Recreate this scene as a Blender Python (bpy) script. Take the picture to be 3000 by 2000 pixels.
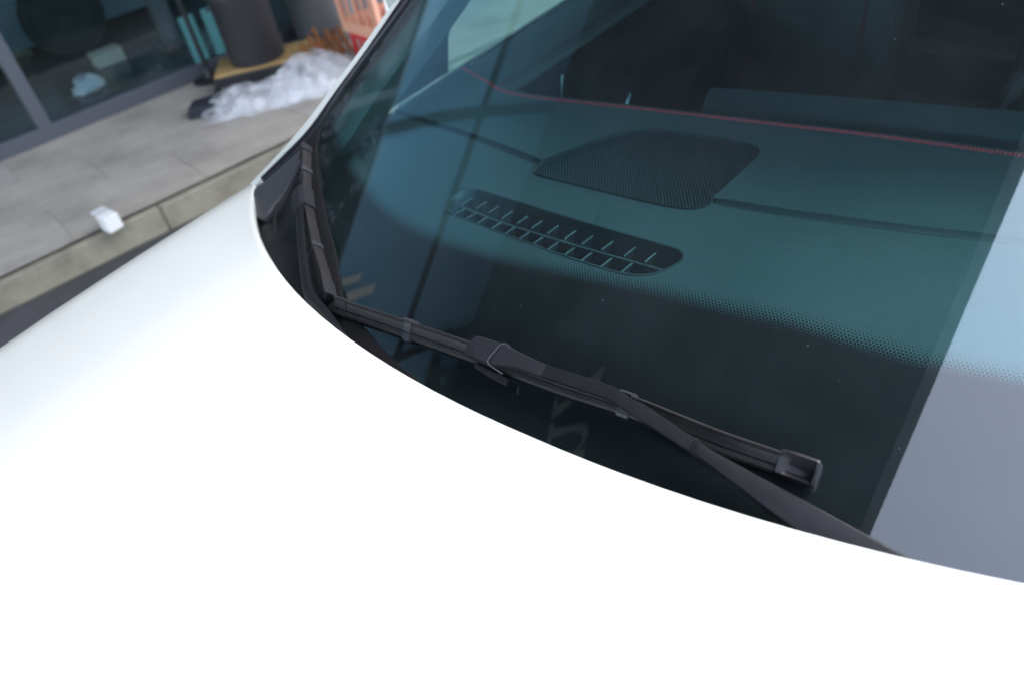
import bpy, bmesh, math, random
from mathutils import Vector, Matrix
R = math.radians
random.seed(7)
for o in list(bpy.data.objects):
    bpy.data.objects.remove(o, do_unlink=True)
sc = bpy.context.scene
COL = sc.collection

# ------------------------------------------------------------------ camera
cd = bpy.data.cameras.new("camera")
cam = bpy.data.objects.new("camera", cd)
COL.objects.link(cam)
right = Vector((0.79146, 0.58866, -0.16451))
down = Vector((0.28079, -0.58925, -0.75759))
fwd = Vector((-0.54290, 0.55341, -0.63166))
cam.matrix_world = Matrix(((right.x, -down.x, -fwd.x, 0.393),
                           (right.y, -down.y, -fwd.y, 0.0),
                           (right.z, -down.z, -fwd.z, 1.584),
                           (0, 0, 0, 1)))
cd.sensor_width = 36.0
cd.lens = 28.0
cd.clip_start = 0.02
cd.clip_end = 3000
cd.dof.use_dof = True
cd.dof.focus_distance = 0.92
cd.dof.aperture_fstop = 3.8
sc.camera = cam

# ------------------------------------------------------------------ sky, sun, exposure
world = bpy.data.worlds.new("World")
sc.world = world
world.use_nodes = True
wn = world.node_tree
for n in list(wn.nodes):
    wn.nodes.remove(n)
sky = wn.nodes.new("ShaderNodeTexSky")
sky.sky_type = 'NISHITA'
sky.sun_disc = False
SUN_EL, SUN_AZ = R(55), R(-50)         # azimuth from +X towards -Y
sky.sun_elevation = SUN_EL
sky.sun_rotation = R(90) + SUN_AZ
sky.air_density = 1.0
sky.dust_density = 1.0
sky.ozone_density = 1.0
hs = wn.nodes.new("ShaderNodeHueSaturation")
hs.inputs['Saturation'].default_value = 0.58
bg = wn.nodes.new("ShaderNodeBackground")
bg.inputs['Strength'].default_value = 0.15
wo = wn.nodes.new("ShaderNodeOutputWorld")
wn.links.new(sky.outputs[0], hs.inputs['Color'])
wn.links.new(hs.outputs[0], bg.inputs['Color'])
wn.links.new(bg.outputs[0], wo.inputs['Surface'])
sd = bpy.data.lights.new("sun", 'SUN')
sd.energy = 0.5
sd.angle = R(25)
sd.color = (1.0, 0.96, 0.9)
sun = bpy.data.objects.new("sun", sd)
COL.objects.link(sun)
sdir = Vector((math.cos(SUN_EL) * math.cos(SUN_AZ), -math.cos(SUN_EL) * math.sin(SUN_AZ), math.sin(SUN_EL)))
sun.rotation_euler = sdir.to_track_quat('Z', 'Y').to_euler()
sc.view_settings.view_transform = 'Standard'
sc.view_settings.look = 'None'
sc.view_settings.gamma = 1.0
sc.view_settings.use_curve_mapping = False
sc.view_settings.exposure = 2.8
sc.render.resolution_x, sc.render.resolution_y = 1024, 682
sc.render.engine = 'CYCLES'
sc.cycles.max_bounces = 12
sc.cycles.transparent_max_bounces = 16
sc.cycles.sample_clamp_indirect = 6

# ------------------------------------------------------------------ helpers
def tag(o, label=None, cat=None, group=None, kind=None):
    if label: o['label'] = label
    if cat: o['category'] = cat
    if group: o['group'] = group
    if kind: o['kind'] = kind
    return o

def empty(name, loc=(0, 0, 0), rz=0.0, parent=None):
    o = bpy.data.objects.new(name, None)
    COL.objects.link(o)
    o.location = loc
    o.rotation_euler = (0, 0, rz)
    o.empty_display_size = 0.1
    if parent: o.parent = parent
    return o

def mesh(name, verts, faces, mat=None, parent=None, smooth=False):
    me = bpy.data.meshes.new(name)
    me.from_pydata([tuple(v) for v in verts], [], faces)
    bm = bmesh.new(); bm.from_mesh(me)
    bmesh.ops.recalc_face_normals(bm, faces=bm.faces)
    bm.to_mesh(me); bm.free()
    if smooth:
        for p in me.polygons: p.use_smooth = True
    o = bpy.data.objects.new(name, me)
    COL.objects.link(o)
    if mat: me.materials.append(mat)
    if parent: o.parent = parent
    return o

def bevel(o, w, seg=2, ang=35):
    m = o.modifiers.new("bevel", 'BEVEL')
    m.width = w; m.segments = seg; m.limit_method = 'ANGLE'; m.angle_limit = R(ang)
    m.harden_normals = False
    return o

def smooth_angle(o, a=35):
    for p in o.data.polygons: p.use_smooth = True
    bm = bmesh.new(); bm.from_mesh(o.data)
    for e in bm.edges:
        if len(e.link_faces) == 2 and e.calc_face_angle(0) > R(a): e.smooth = False
    bm.to_mesh(o.data); bm.free()
    return o

def box_data(x0, x1, y0, y1, z0, z1):
    v = [(x0, y0, z0), (x1, y0, z0), (x1, y1, z0), (x0, y1, z0), (x0, y0, z1), (x1, y0, z1), (x1, y1, z1), (x0, y1, z1)]
    f = [(0, 3, 2, 1), (4, 5, 6, 7), (0, 1, 5, 4), (1, 2, 6, 5), (2, 3, 7, 6), (3, 0, 4, 7)]
    return v, f

def box(name, b, mat, parent=None, bw=0.0):
    v, f = box_data(*b)
    o = mesh(name, v, f, mat, parent)
    if bw: bevel(o, bw)
    return o

def loft(name, sections, mat, parent=None, closed=True, caps=True, smooth=True, ang=40):
    n = len(sections[0]); V = []; F = []
    for s in sections: V += [Vector(p) for p in s]
    for i in range(len(sections) - 1):
        for j in range(n if closed else n - 1):
            k = (j + 1) % n
            F.append((i * n + j, i * n + k, (i + 1) * n + k, (i + 1) * n + j))
    if caps and closed:
        F.append(tuple(range(n))[::-1])
        F.append(tuple((len(sections) - 1) * n + j for j in range(n)))
    o = mesh(name, V, F, mat, parent)
    if smooth: smooth_angle(o, ang)
    return o

def tube(name, pts, r, mat, parent=None, n=8):
    pts = [Vector(p) for p in pts]
    secs = []
    for i, p in enumerate(pts):
        t = (pts[min(i + 1, len(pts) - 1)] - pts[max(i - 1, 0)]).normalized()
        a = t.orthogonal().normalized() if abs(t.z) > 0.9 else t.cross(Vector((0, 0, 1))).normalized()
        b = t.cross(a)
        rr = r[i] if isinstance(r, (list, tuple)) else r
        secs.append([p + a * math.cos(2 * math.pi * k / n) * rr + b * math.sin(2 * math.pi * k / n) * rr for k in range(n)])
    return loft(name, secs, mat, parent)

def spline(pts, n):
    """Catmull-Rom through pts, n samples per span"""
    P = [Vector(p) for p in pts]
    out = []
    for i in range(len(P) - 1):
        p0 = P[i - 1] if i else P[0] * 2 - P[1]
        p1, p2 = P[i], P[i + 1]
        p3 = P[i + 2] if i + 2 < len(P) else P[-1] * 2 - P[-2]
        for k in range(n):
            t = k / n
            out.append(0.5 * ((2 * p1) + (p2 - p0) * t + (2 * p0 - 5 * p1 + 4 * p2 - p3) * t * t + (3 * p1 - p0 - 3 * p2 + p3) * t ** 3))
    out.append(P[-1])
    return out

def lerp_tab(tab, x):
    if x <= tab[0][0]: return tab[0][1]
    for (a, b), (c, d) in zip(tab, tab[1:]):
        if x <= c: return b + (d - b) * (x - a) / (c - a)
    return tab[-1][1]

def fill_poly(name, outer, z, mat, parent=None):
    bm = bmesh.new()
    vs = [bm.verts.new((p[0], p[1], p[2] if len(p) > 2 else z)) for p in outer]
    es = [bm.edges.new((vs[i], vs[(i + 1) % len(vs)])) for i in range(len(vs))]
    bmesh.ops.triangle_fill(bm, use_beauty=True, use_dissolve=False, edges=es)
    for f in bm.faces:
        if f.normal.z < 0: f.normal_flip()
    me = bpy.data.meshes.new(name); bm.to_mesh(me); bm.free()
    o = bpy.data.objects.new(name, me); COL.objects.link(o)
    me.materials.append(mat)
    if parent: o.parent = parent
    return o

# ------------------------------------------------------------------ materials
def nt(name):
    m = bpy.data.materials.new(name); m.use_nodes = True
    t = m.node_tree
    return m, t, t.nodes['Principled BSDF'], t.nodes['Material Output']

def pm(name, col, rough=0.5, metal=0.0, spec=0.5, var=0.0, vscale=8.0, bump=0.0, bscale=200.0, coat=0.0, coat_rough=0.03, rvar=0.0, btype='noise', bdist=0.001):
    m, t, p, o = nt(name)
    p.inputs['Base Color'].default_value = (*col, 1)
    p.inputs['Roughness'].default_value = rough
    p.inputs['Metallic'].default_value = metal
    p.inputs['Specular IOR Level'].default_value = spec
    p.inputs['Coat Weight'].default_value = coat
    p.inputs['Coat Roughness'].default_value = coat_rough
    L = t.links
    tc = t.nodes.new('ShaderNodeTexCoord')
    if var or rvar:
        n = t.nodes.new('ShaderNodeTexNoise'); n.inputs['Scale'].default_value = vscale
        n.inputs['Detail'].default_value = 8; n.inputs['Roughness'].default_value = 0.65
        L.new(tc.outputs['Object'], n.inputs['Vector'])
        if var:
            r = t.nodes.new('ShaderNodeValToRGB')
            r.color_ramp.elements[0].position = 0.3; r.color_ramp.elements[1].position = 0.7
            r.color_ramp.elements[0].color = (*[max(0, c * (1 - var)) for c in col], 1)
            r.color_ramp.elements[1].color = (*[min(1, c * (1 + var)) for c in col], 1)
            L.new(n.outputs['Fac'], r.inputs['Fac']); L.new(r.outputs['Color'], p.inputs['Base Color'])
        if rvar:
            mr = t.nodes.new('ShaderNodeMapRange')
            mr.inputs['To Min'].default_value = rough - rvar; mr.inputs['To Max'].default_value = rough + rvar
            L.new(n.outputs['Fac'], mr.inputs['Value']); L.new(mr.outputs[0], p.inputs['Roughness'])
    if bump:
        if btype == 'noise':
            b = t.nodes.new('ShaderNodeTexNoise'); b.inputs['Scale'].default_value = bscale; b.inputs['Detail'].default_value = 3
            out = b.outputs['Fac']
        else:
            b = t.nodes.new('ShaderNodeTexVoronoi'); b.inputs['Scale'].default_value = bscale; b.feature = 'SMOOTH_F1'
            out = b.outputs['Distance']
        L.new(tc.outputs['Object'], b.inputs['Vector'])
        bn = t.nodes.new('ShaderNodeBump'); bn.inputs['Strength'].default_value = bump; bn.inputs['Distance'].default_value = bdist
        L.new(out, bn.inputs['Height']); L.new(bn.outputs[0], p.inputs['Normal'])
    return m

def schlick(t, f0):
    """viewer-angle reflectance of a glass face, the same from both sides"""
    g = t.nodes.new('ShaderNodeNewGeometry')
    d = t.nodes.new('ShaderNodeVectorMath'); d.operation = 'DOT_PRODUCT'
    t.links.new(g.outputs['Normal'], d.inputs[0]); t.links.new(g.outputs['Incoming'], d.inputs[1])
    def mth(op, a, b=None):
        n = t.nodes.new('ShaderNodeMath'); n.operation = op
        for i, v in enumerate((a, b)):
            if v is None: continue
            if isinstance(v, (int, float)): n.inputs[i].default_value = v
            else: t.links.new(v, n.inputs[i])
        return n.outputs[0]
    a = mth('ABSOLUTE', d.outputs['Value'])
    s = mth('POWER', mth('SUBTRACT', 1.0, a), 5.0)
    return mth('ADD', mth('MULTIPLY', s, 1 - f0), f0)

def glass(name, tint, f0, rough=0.0, dust=0.0, rcol=(1, 1, 1)):
    m, t, p, o = nt(name)
    t.nodes.remove(p)
    tr = t.nodes.new('ShaderNodeBsdfTransparent'); tr.inputs[0].default_value = (*tint, 1)
    gl = t.nodes.new('ShaderNodeBsdfGlossy'); gl.inputs['Roughness'].default_value = rough
    gl.inputs['Color'].default_value = (*rcol, 1)
    mx = t.nodes.new('ShaderNodeMixShader')
    t.links.new(schlick(t, f0), mx.inputs[0]); t.links.new(tr.outputs[0], mx.inputs[1]); t.links.new(gl.outputs[0], mx.inputs[2])
    last = mx.outputs[0]
    if dust:
        tc = t.nodes.new('ShaderNodeTexCoord')
        # small stretched flecks plus a thin uneven film
        mp = t.nodes.new('ShaderNodeMapping'); mp.inputs['Scale'].default_value = (1, 1, 1)
        wv = t.nodes.new('ShaderNodeTexNoise'); wv.inputs['Scale'].default_value = 350
        vm = t.nodes.new('ShaderNodeVectorMath'); vm.operation = 'MULTIPLY_ADD'
        vm.inputs[1].default_value = (0.002, 0.002, 0.002)
        t.links.new(tc.outputs['Object'], mp.inputs[0])
        t.links.new(tc.outputs['Object'], wv.inputs['Vector'])
        t.links.new(wv.outputs['Color'], vm.inputs[0]); t.links.new(mp.outputs[0], vm.inputs[2])
        vo = t.nodes.new('ShaderNodeTexVoronoi'); vo.inputs['Scale'].default_value = 210
        t.links.new(vm.outputs[0], vo.inputs['Vector'])
        sepc = t.nodes.new('ShaderNodeSeparateColor'); t.links.new(vo.outputs['Color'], sepc.inputs[0])
        rad = t.nodes.new('ShaderNodeMath'); rad.operation = 'POWER'; rad.inputs[1].default_value = 5.0
        t.links.new(sepc.outputs[0], rad.inputs[0])
        rs = t.nodes.new('ShaderNodeMath'); rs.operation = 'MULTIPLY'; rs.inputs[1].default_value = 0.10
        t.links.new(rad.outputs[0], rs.inputs[0])
        lt = t.nodes.new('ShaderNodeMath'); lt.operation = 'LESS_THAN'
        t.links.new(vo.outputs['Distance'], lt.inputs[0]); t.links.new(rs.outputs[0], lt.inputs[1])
        n2 = t.nodes.new('ShaderNodeTexNoise'); n2.inputs['Scale'].default_value = 5; n2.inputs['Detail'].default_value = 10
        n2.inputs['Roughness'].default_value = 0.7
        t.links.new(tc.outputs['Object'], n2.inputs['Vector'])
        mr = t.nodes.new('ShaderNodeMapRange'); mr.inputs['From Min'].default_value = 0.4; mr.inputs['From Max'].default_value = 0.8
        mr.inputs['To Min'].default_value = dust * .3; mr.inputs['To Max'].default_value = dust
        t.links.new(n2.outputs['Fac'], mr.inputs['Value'])
        sm = t.nodes.new('ShaderNodeMath'); sm.operation = 'MULTIPLY'; sm.inputs[1].default_value = 0.4
        t.links.new(lt.outputs[0], sm.inputs[0])
        ad = t.nodes.new('ShaderNodeMath'); ad.operation = 'ADD'; ad.use_clamp = True
        t.links.new(sm.outputs[0], ad.inputs[0]); t.links.new(mr.outputs[0], ad.inputs[1])
        df = t.nodes.new('ShaderNodeBsdfDiffuse'); df.inputs[0].default_value = (0.34, 0.41, 0.45, 1)
        m2 = t.nodes.new('ShaderNodeMixShader')
        t.links.new(ad.outputs[0], m2.inputs[0]); t.links.new(last, m2.inputs[1]); t.links.new(df.outputs[0], m2.inputs[2])
        last = m2.outputs[0]
    t.links.new(last, o.inputs['Surface'])
    return m

M = {}
M['paint'] = pm('white_car_paint', (0.505, 0.518, 0.500), 0.4, coat=0.6, spec=0.3)
M['trim'] = pm('black_trim_rubber', (0.012, 0.012, 0.015), 0.45, bump=0.15, bscale=900, bdist=0.0004)
M['rubber'] = pm('matt_rubber', (0.005, 0.005, 0.006), 0.8, spec=0.2, var=0.3, vscale=30)
M['cowl'] = pm('grained_cowl_plastic', (0.010, 0.011, 0.013), 0.6, spec=0.3, var=0.35, vscale=25, bump=0.3, bscale=1300, bdist=0.0005, rvar=0.08)
M['cover'] = pm('grey_grained_plastic', (0.034, 0.034, 0.040), 0.5, bump=0.25, bscale=1300, bdist=0.0004)
M['blade'] = pm('wiper_spoiler_rubber', (0.0135, 0.0128, 0.0138), 0.5, spec=0.35, var=0.35, vscale=40, bump=0.1, bscale=600, bdist=0.0003)
M['arm'] = pm('wiper_arm_satin_black', (0.0085, 0.009, 0.011), 0.42, spec=0.3, var=0.2, vscale=60, bump=0.12, bscale=1200, bdist=0.0003)
M['armplastic'] = pm('wiper_connector_plastic', (0.013, 0.013, 0.016), 0.5, spec=0.35, bump=0.15, bscale=1500, bdist=0.0003)
M['clip'] = pm('wiper_clip_plastic', (0.024, 0.024, 0.029), 0.45)
M['leather'] = pm('dashboard_leather', (0.045, 0.052, 0.055), 0.5, var=0.12, vscale=6, bump=0.35, bscale=520, btype='voronoi', bdist=0.0012)
M['grooveshade'] = pm('shaded_groove_leather', (0.018, 0.021, 0.024), 0.5, bump=0.1, bscale=1500, bdist=0.0003)  # darker variant of the dash leather, puts the groove's shade into its colour
M['housing'] = pm('screen_housing_plastic', (0.032, 0.037, 0.040), 0.5)
M['vent'] = pm('vent_plastic', (0.036, 0.040, 0.043), 0.45)
M['dark'] = pm('dark_interior_plastic', (0.007, 0.007, 0.008), 0.65)
M['seat'] = pm('seat_leather', (0.010, 0.010, 0.011), 0.55, bump=0.3, bscale=300, btype='voronoi', bdist=0.001)
M['thread'] = pm('red_thread', (0.85, 0.05, 0.07), 0.6)
M['seatthread'] = pm('shaded_red_thread', (0.10, 0.008, 0.010), 0.7)  # red thread darkened in colour for the shade of the cabin
M['chrome'] = pm('satin_chrome', (0.6, 0.6, 0.6), 0.25, metal=1.0)
M['lining'] = pm('pillar_lining_fabric', (0.07, 0.08, 0.08), 0.7)
M['carpet'] = pm('cabin_carpet', (0.01, 0.01, 0.011), 0.9)
M['headliner'] = pm('headliner_fabric', (0.06, 0.06, 0.06), 0.9)
M['tyre'] = pm('tyre_rubber', (0.015, 0.015, 0.015), 0.75)
M['rim'] = pm('alloy_rim', (0.10, 0.10, 0.10), 0.35, metal=0.8)
M['lamp'] = pm('headlamp_cover', (0.25, 0.26, 0.28), 0.1, coat=1)
M['ws_out'] = glass('windscreen_outer_face', (0.68, 0.92, 0.95), 0.095, dust=0.026)
M['ws_in'] = glass('windscreen_inner_face', (0.74, 0.94, 0.96), 0.06)
M['sideglass'] = glass('side_window_glass', (0.72, 0.86, 0.82), 0.07)
M['dimglass'] = glass('cabin_dimming_glass', (0.16, 0.18, 0.18), 0.07)  # dark tint added to the unseen rear windows to keep the cabin dark
M['shopglass'] = glass('shop_window_glass', (0.46, 0.60, 0.62), 0.07, rcol=(0.9, 0.97, 1.0))
M['asphalt'] = pm('asphalt', (0.055, 0.055, 0.06), 0.85, var=0.35, vscale=3, bump=0.6, bscale=350, bdist=0.004)
M['slab'] = pm('paving_slab', (0.365, 0.335, 0.292), 0.8, var=0.24, vscale=3.5, bump=0.3, bscale=260, bdist=0.002)
M['slab2'] = pm('paving_slab_warm', (0.35, 0.316, 0.27), 0.8, var=0.26, vscale=3, bump=0.3, bscale=260, bdist=0.002)
M['bed'] = pm('mortar_bed', (0.30, 0.28, 0.25), 0.9, var=0.2, vscale=6)
M['dirt'] = pm('joint_dirt', (0.07, 0.06, 0.045), 0.95, var=0.5, vscale=12)
M['kerb'] = pm('kerb_stone', (0.25, 0.228, 0.175), 0.85, var=0.3, vscale=7, bump=0.5, bscale=120, bdist=0.004)
M['alu'] = pm('grey_anodised_frame', (0.10, 0.105, 0.125), 0.4, metal=0.3)
M['soffit'] = pm('dark_soffit_panel', (0.045, 0.048, 0.052), 0.55, var=0.15, vscale=1.5)
M['fascia'] = pm('canopy_fascia', (0.42, 0.43, 0.45), 0.45)
M['wallin'] = pm('showroom_wall', (0.07, 0.08, 0.085), 0.6)
M['floorin'] = pm('showroom_floor', (0.085, 0.095, 0.10), 0.25, var=0.1, vscale=1)
M['spandrel'] = pm('blue_spandrel_glass', (0.17, 0.33, 0.50), 0.12, var=0.05, vscale=0.6, coat=0.6)
M['teal'] = pm('frosted_teal_glass', (0.10, 0.30, 0.32), 0.35)
M['letterd'] = pm('dark_sign_letter', (0.015, 0.016, 0.018), 0.4)
M['letterp'] = pm('pale_sign_letter', (0.55, 0.52, 0.45), 0.5)
M['drum1'] = pm('black_drum', (0.022, 0.022, 0.026), 0.55, var=0.3, vscale=3)
M['drum2'] = pm('grey_drum', (0.13, 0.13, 0.14), 0.6, var=0.25, vscale=3)
M['wood'] = pm('rust_brown_timber', (0.30, 0.115, 0.035), 0.75, var=0.4, vscale=9)
M['ply'] = pm('yellow_plywood', (0.42, 0.27, 0.11), 0.7, var=0.3, vscale=7)
M['blackmetal'] = pm('black_steel', (0.014, 0.014, 0.018), 0.5)
M['rubberfoot'] = pm('navy_black_rubber', (0.012, 0.014, 0.022), 0.7)
M['crate_o'] = pm('salmon_plastic_crate', (0.80, 0.40, 0.27), 0.5)
M['crate_r'] = pm('red_plastic_crate', (0.66, 0.04, 0.05), 0.5)
M['label'] = pm('white_paper_label', (0.78, 0.78, 0.78), 0.6)
M['flap'] = pm('grey_carton_flap', (0.45, 0.45, 0.48), 0.6)
M['card'] = pm('white_carton', (0.8, 0.79, 0.77), 0.6)
M['bark'] = pm('bark', (0.09, 0.065, 0.045), 0.9, var=0.4, vscale=8, bump=0.8, bscale=25, bdist=0.02)
M['leaf'] = pm('leaf', (0.06, 0.125, 0.04), 0.5, var=0.45, vscale=1.5)
M['redcar'] = pm('dark_red_car_paint', (0.20, 0.03, 0.035), 0.3, coat=1)

def film_mat():
    m, t, p, o = nt('clear_bubble_film')
    p.inputs['Base Color'].default_value = (0.86, 0.86, 0.90, 1); p.inputs['Roughness'].default_value = 0.2; p.inputs['Transmission Weight'].default_value = 0.0
    tc = t.nodes.new('ShaderNodeTexCoord')
    n = t.nodes.new('ShaderNodeTexNoise'); n.inputs['Scale'].default_value = 14; n.inputs['Detail'].default_value = 6
    t.links.new(tc.outputs['Object'], n.inputs['Vector'])
    mr = t.nodes.new('ShaderNodeMapRange'); mr.inputs['From Min'].default_value = 0.35; mr.inputs['From Max'].default_value = 0.65
    mr.inputs['To Min'].default_value = 0.10; mr.inputs['To Max'].default_value = 0.42
    t.links.new(n.outputs['Fac'], mr.inputs['Value'])
    tr = t.nodes.new('ShaderNodeBsdfTransparent'); mx = t.nodes.new('ShaderNodeMixShader')
    t.links.new(mr.outputs[0], mx.inputs[0]); t.links.new(tr.outputs[0], mx.inputs[1]); t.links.new(p.outputs[0], mx.inputs[2])
    t.links.new(mx.outputs[0], o.inputs['Surface'])
    return m
M['film'] = film_mat()

def frit_mat():
    """black enamel printed on the glass, breaking up into staggered dots along its edge (UV: metres along, metres above the edge)"""
    m, t, p, o = nt('windscreen_black_enamel')
    p.inputs['Base Color'].default_value = (0.003, 0.0035, 0.004, 1); p.inputs['Roughness'].default_value = 0.8; p.inputs['Specular IOR Level'].default_value = 0.1
    L = t.links
    def mth(op, a, b=None):
        n = t.nodes.new('ShaderNodeMath'); n.operation = op
        for i, v in enumerate((a, b)):
            if v is None: continue
            if isinstance(v, (int, float)): n.inputs[i].default_value = v
            else: L.new(v, n.inputs[i])
        return n.outputs[0]
    uv = t.nodes.new('ShaderNodeUVMap'); uv.uv_map = 'UVMap'
    sp = t.nodes.new('ShaderNodeSeparateXYZ'); L.new(uv.outputs[0], sp.inputs[0])
    P = 0.0037
    u = mth('DIVIDE', sp.outputs[0], P); v = mth('DIVIDE', sp.outputs[1], P * 0.8)
    row = mth('FLOOR', v)
    odd = mth('MODULO', mth('ADD', row, 1000.0), 2.0)
    us = mth('ADD', u, mth('MULTIPLY', odd, 0.5))
    fu = mth('SUBTRACT', mth('FRACT', us), 0.5); fv = mth('MULTIPLY', mth('SUBTRACT', mth('FRACT', v), 0.5), 0.8)
    d = mth('SQRT', mth('ADD', mth('MULTIPLY', fu, fu), mth('MULTIPLY', fv, fv)))
    rad = mth('SUBTRACT', 0.62, mth('MULTIPLY', sp.outputs[1], 0.62 / 0.031))
    a = mth('LESS_THAN', d, rad)
    tr = t.nodes.new('ShaderNodeBsdfTransparent'); mx = t.nodes.new('ShaderNodeMixShader')
    L.new(a, mx.inputs[0]); L.new(tr.outputs[0], mx.inputs[1]); L.new(p.outputs[0], mx.inputs[2])
    L.new(mx.outputs[0], o.inputs['Surface'])
    return m
M['frit'] = frit_mat()

# ------------------------------------------------------------------ building frame of reference
BA = R(78)
BU = Vector((math.cos(BA), math.sin(BA), 0)); BN = Vector((math.sin(BA), -math.cos(BA), 0))
B0 = Vector((-4.2, 1.27, 0))
ROT_B = BA - R(90)
def bf(u, d, z): return B0 + BU * u + BN * d + Vector((0, 0, z))
# local frame of things placed by the building: x = away from facade (d), y = along it (u)
def bempty(name, u=0, d=0, z=0, parent=None):
    return empty(name, bf(u, d, z), ROT_B, parent)
SW = 0.13            # pavement level
KERB = 1.33          # distance facade - kerb edge

# ------------------------------------------------------------------ ground, pavement, kerb
def setting():
    g = mesh('road', [(-400, -400, 0), (400, -400, 0), (400, 400, 0), (-400, 400, 0)], [(0, 1, 2, 3)], M['asphalt'])
    tag(g, kind='structure')
    sw = bempty('pavement'); tag(sw, kind='structure')
    box('mortar_bed', (-0.02, KERB - 0.021, -14, 16, 0.002, SW - 0.012), M['bed'], sw)
    box('dirt_joint', (1.3085, 1.3200, -14, 16, SW - .0119, SW - .004), M['dirt'], sw)
    rows = [0.0, 0.435, 0.87]
    L = 0.60
    def slab_mesh(w, l, mat):
        v, f = box_data(0.0007, w - 0.0007, 0.0007, l - 0.0007, SW - 0.02, SW)
        o = mesh('paving_slab', v, f, mat); bevel(o, 0.0012, 1)
        return o
    protos = [slab_mesh(0.435, L, M['slab']), slab_mesh(0.435, L, M['slab2'])]
    first = [True, True]
    for r in range(3):
        for k in range(-9, 13):
            i = random.choice((0, 1))
            o = protos[i] if first[i] else protos[i].copy()
            if not first[i]: COL.objects.link(o)
            first[i] = False
            o.parent = sw
            o.location = (rows[r] + 0.003, k * L + (0.3 if r % 2 else 0), random.uniform(-0.0012, 0.0012))
            o.rotation_euler = (random.uniform(-.002, .002), random.uniform(-.002, .002), 0)
    ke = bempty('kerb'); tag(ke, kind='structure')
    v, f = box_data(0.0, 0.035, 0.001, 0.998, 0.002, SW - 0.006)
    k0 = mesh('kerb_stone', v, f, M['kerb']); bevel(k0, 0.009, 2); k0.parent = ke
    for k in range(-8, 9):
        o = k0 if k == -8 else k0.copy()
        if k != -8: COL.objects.link(o); o.parent = ke
        o.location = (KERB - 0.009 + random.uniform(-0.002, 0.002), k * 1.0 + 0.35, random.uniform(-.003, .002))
setting()

# ------------------------------------------------------------------ shop building with its glass front and deep canopy
def building():
    b = bempty('shop_building')
    tag(b, 'glass fronted shop building with grey frames behind the pavement', 'building')
    CZ = 5.65
    U0, U1 = -13.5, 15.0
    # frames
    def bar(name, u0, u1, z0, z1, d0=-0.05, d1=0.035, mat='alu'):
        return box(name, (d0, d1, u0, u1, z0, z1), M[mat], b, 0.003)
    bar('base_rail', U0, U1, SW, SW + 0.075, -0.06, 0.045)
    muls = [0.27 + k * 2.15 for k in range(-6, 7)]
    for u in muls:
        bar('mullion', u - 0.035, u + 0.035, SW + 0.0751, 2.9)
        bar('upper_mullion', u - .27 - 0.045, u - .27 + 0.045, 2.9001, CZ - 0.001, mat='blackmetal')
    for u0, u1 in zip(muls, muls[1:]):
        bar('transom', u0 - .27 + 0.0451, u1 - .27 - 0.0451, 4.26, 4.36, mat='blackmetal')
        bar('transom', u0 + 0.0351, u1 - 0.0351, 2.86, 2.9)
        v = [(0.0, u0 + 0.03, SW + .07), (0.0, u1 - 0.03, SW + .07), (0.0, u1 - 0.03, 2.87), (0.0, u0 + 0.03, 2.87)]
        mesh('window_pane', v, [(0, 1, 2, 3)], M['shopglass'], b)
        for z0, z1 in ((2.9001, 4.2599), (4.3601, CZ - 0.002)):
            box('spandrel_panel', (-.02, .006, u0 - .27 + .0452, u1 - .27 - .0452, z0, z1), M['spandrel'], b)
    # showroom inside
    box('showroom_floor', (-7.0, -0.07, U0, U1, 0.01, SW - 0.004), M['floorin'], b)
    box('showroom_wall', (-7.2, -7.0, U0, U1, 0.0, CZ), M['wallin'], b)
    box('showroom_ceiling', (-7.0, -0.07, U0, U1, 4.9, 5.0), M['wallin'], b)
    # canopy: its outer edge runs along the road, over the car
    can = R(91) - ROT_B
    cdir = Vector((math.cos(R(91)), math.sin(R(91)), 0)); cn = Vector((math.sin(R(91)), -math.cos(R(91)), 0))
    c0 = Vector((0.795, 0, 0))
    def cbox(name, d0, d1, v0, v1, z0, z1, mat):
        V = []
        for z in (z0, z1):
            for d, v in ((d0, v0), (d1, v0), (d1, v1), (d0, v1)):
                w = c0 + cdir * v + cn * d - B0
                V.append((w.dot(BN), w.dot(BU), z))
        return mesh(name, V, [(0, 3, 2, 1), (4, 5, 6, 7), (0, 1, 5, 4), (1, 2, 6, 5), (2, 3, 7, 6), (3, 0, 4, 7)], M[mat], b)
    for i in range(5):
        for k in range(14):
            cbox('soffit_panel', -1.25 * (i + 1) + .006, -1.25 * i - .006, -13 + k * 1.9 + .006, -13 + (k + 1) * 1.9 - .006, CZ, CZ + .03, 'soffit')
    cbox('canopy_slab', -13.0, 0, -13, 13.6, CZ + .034, CZ + .35, 'soffit')
    cbox('canopy_fascia', .001, .105, -13, 13.6, CZ - .02, CZ + .38, 'fascia')
    box('upper_wall', (-7.0, 0.0, U0, U1, CZ + 0.351, CZ + 4.0), M['wallin'], b)
    return b
bld = building()

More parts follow.
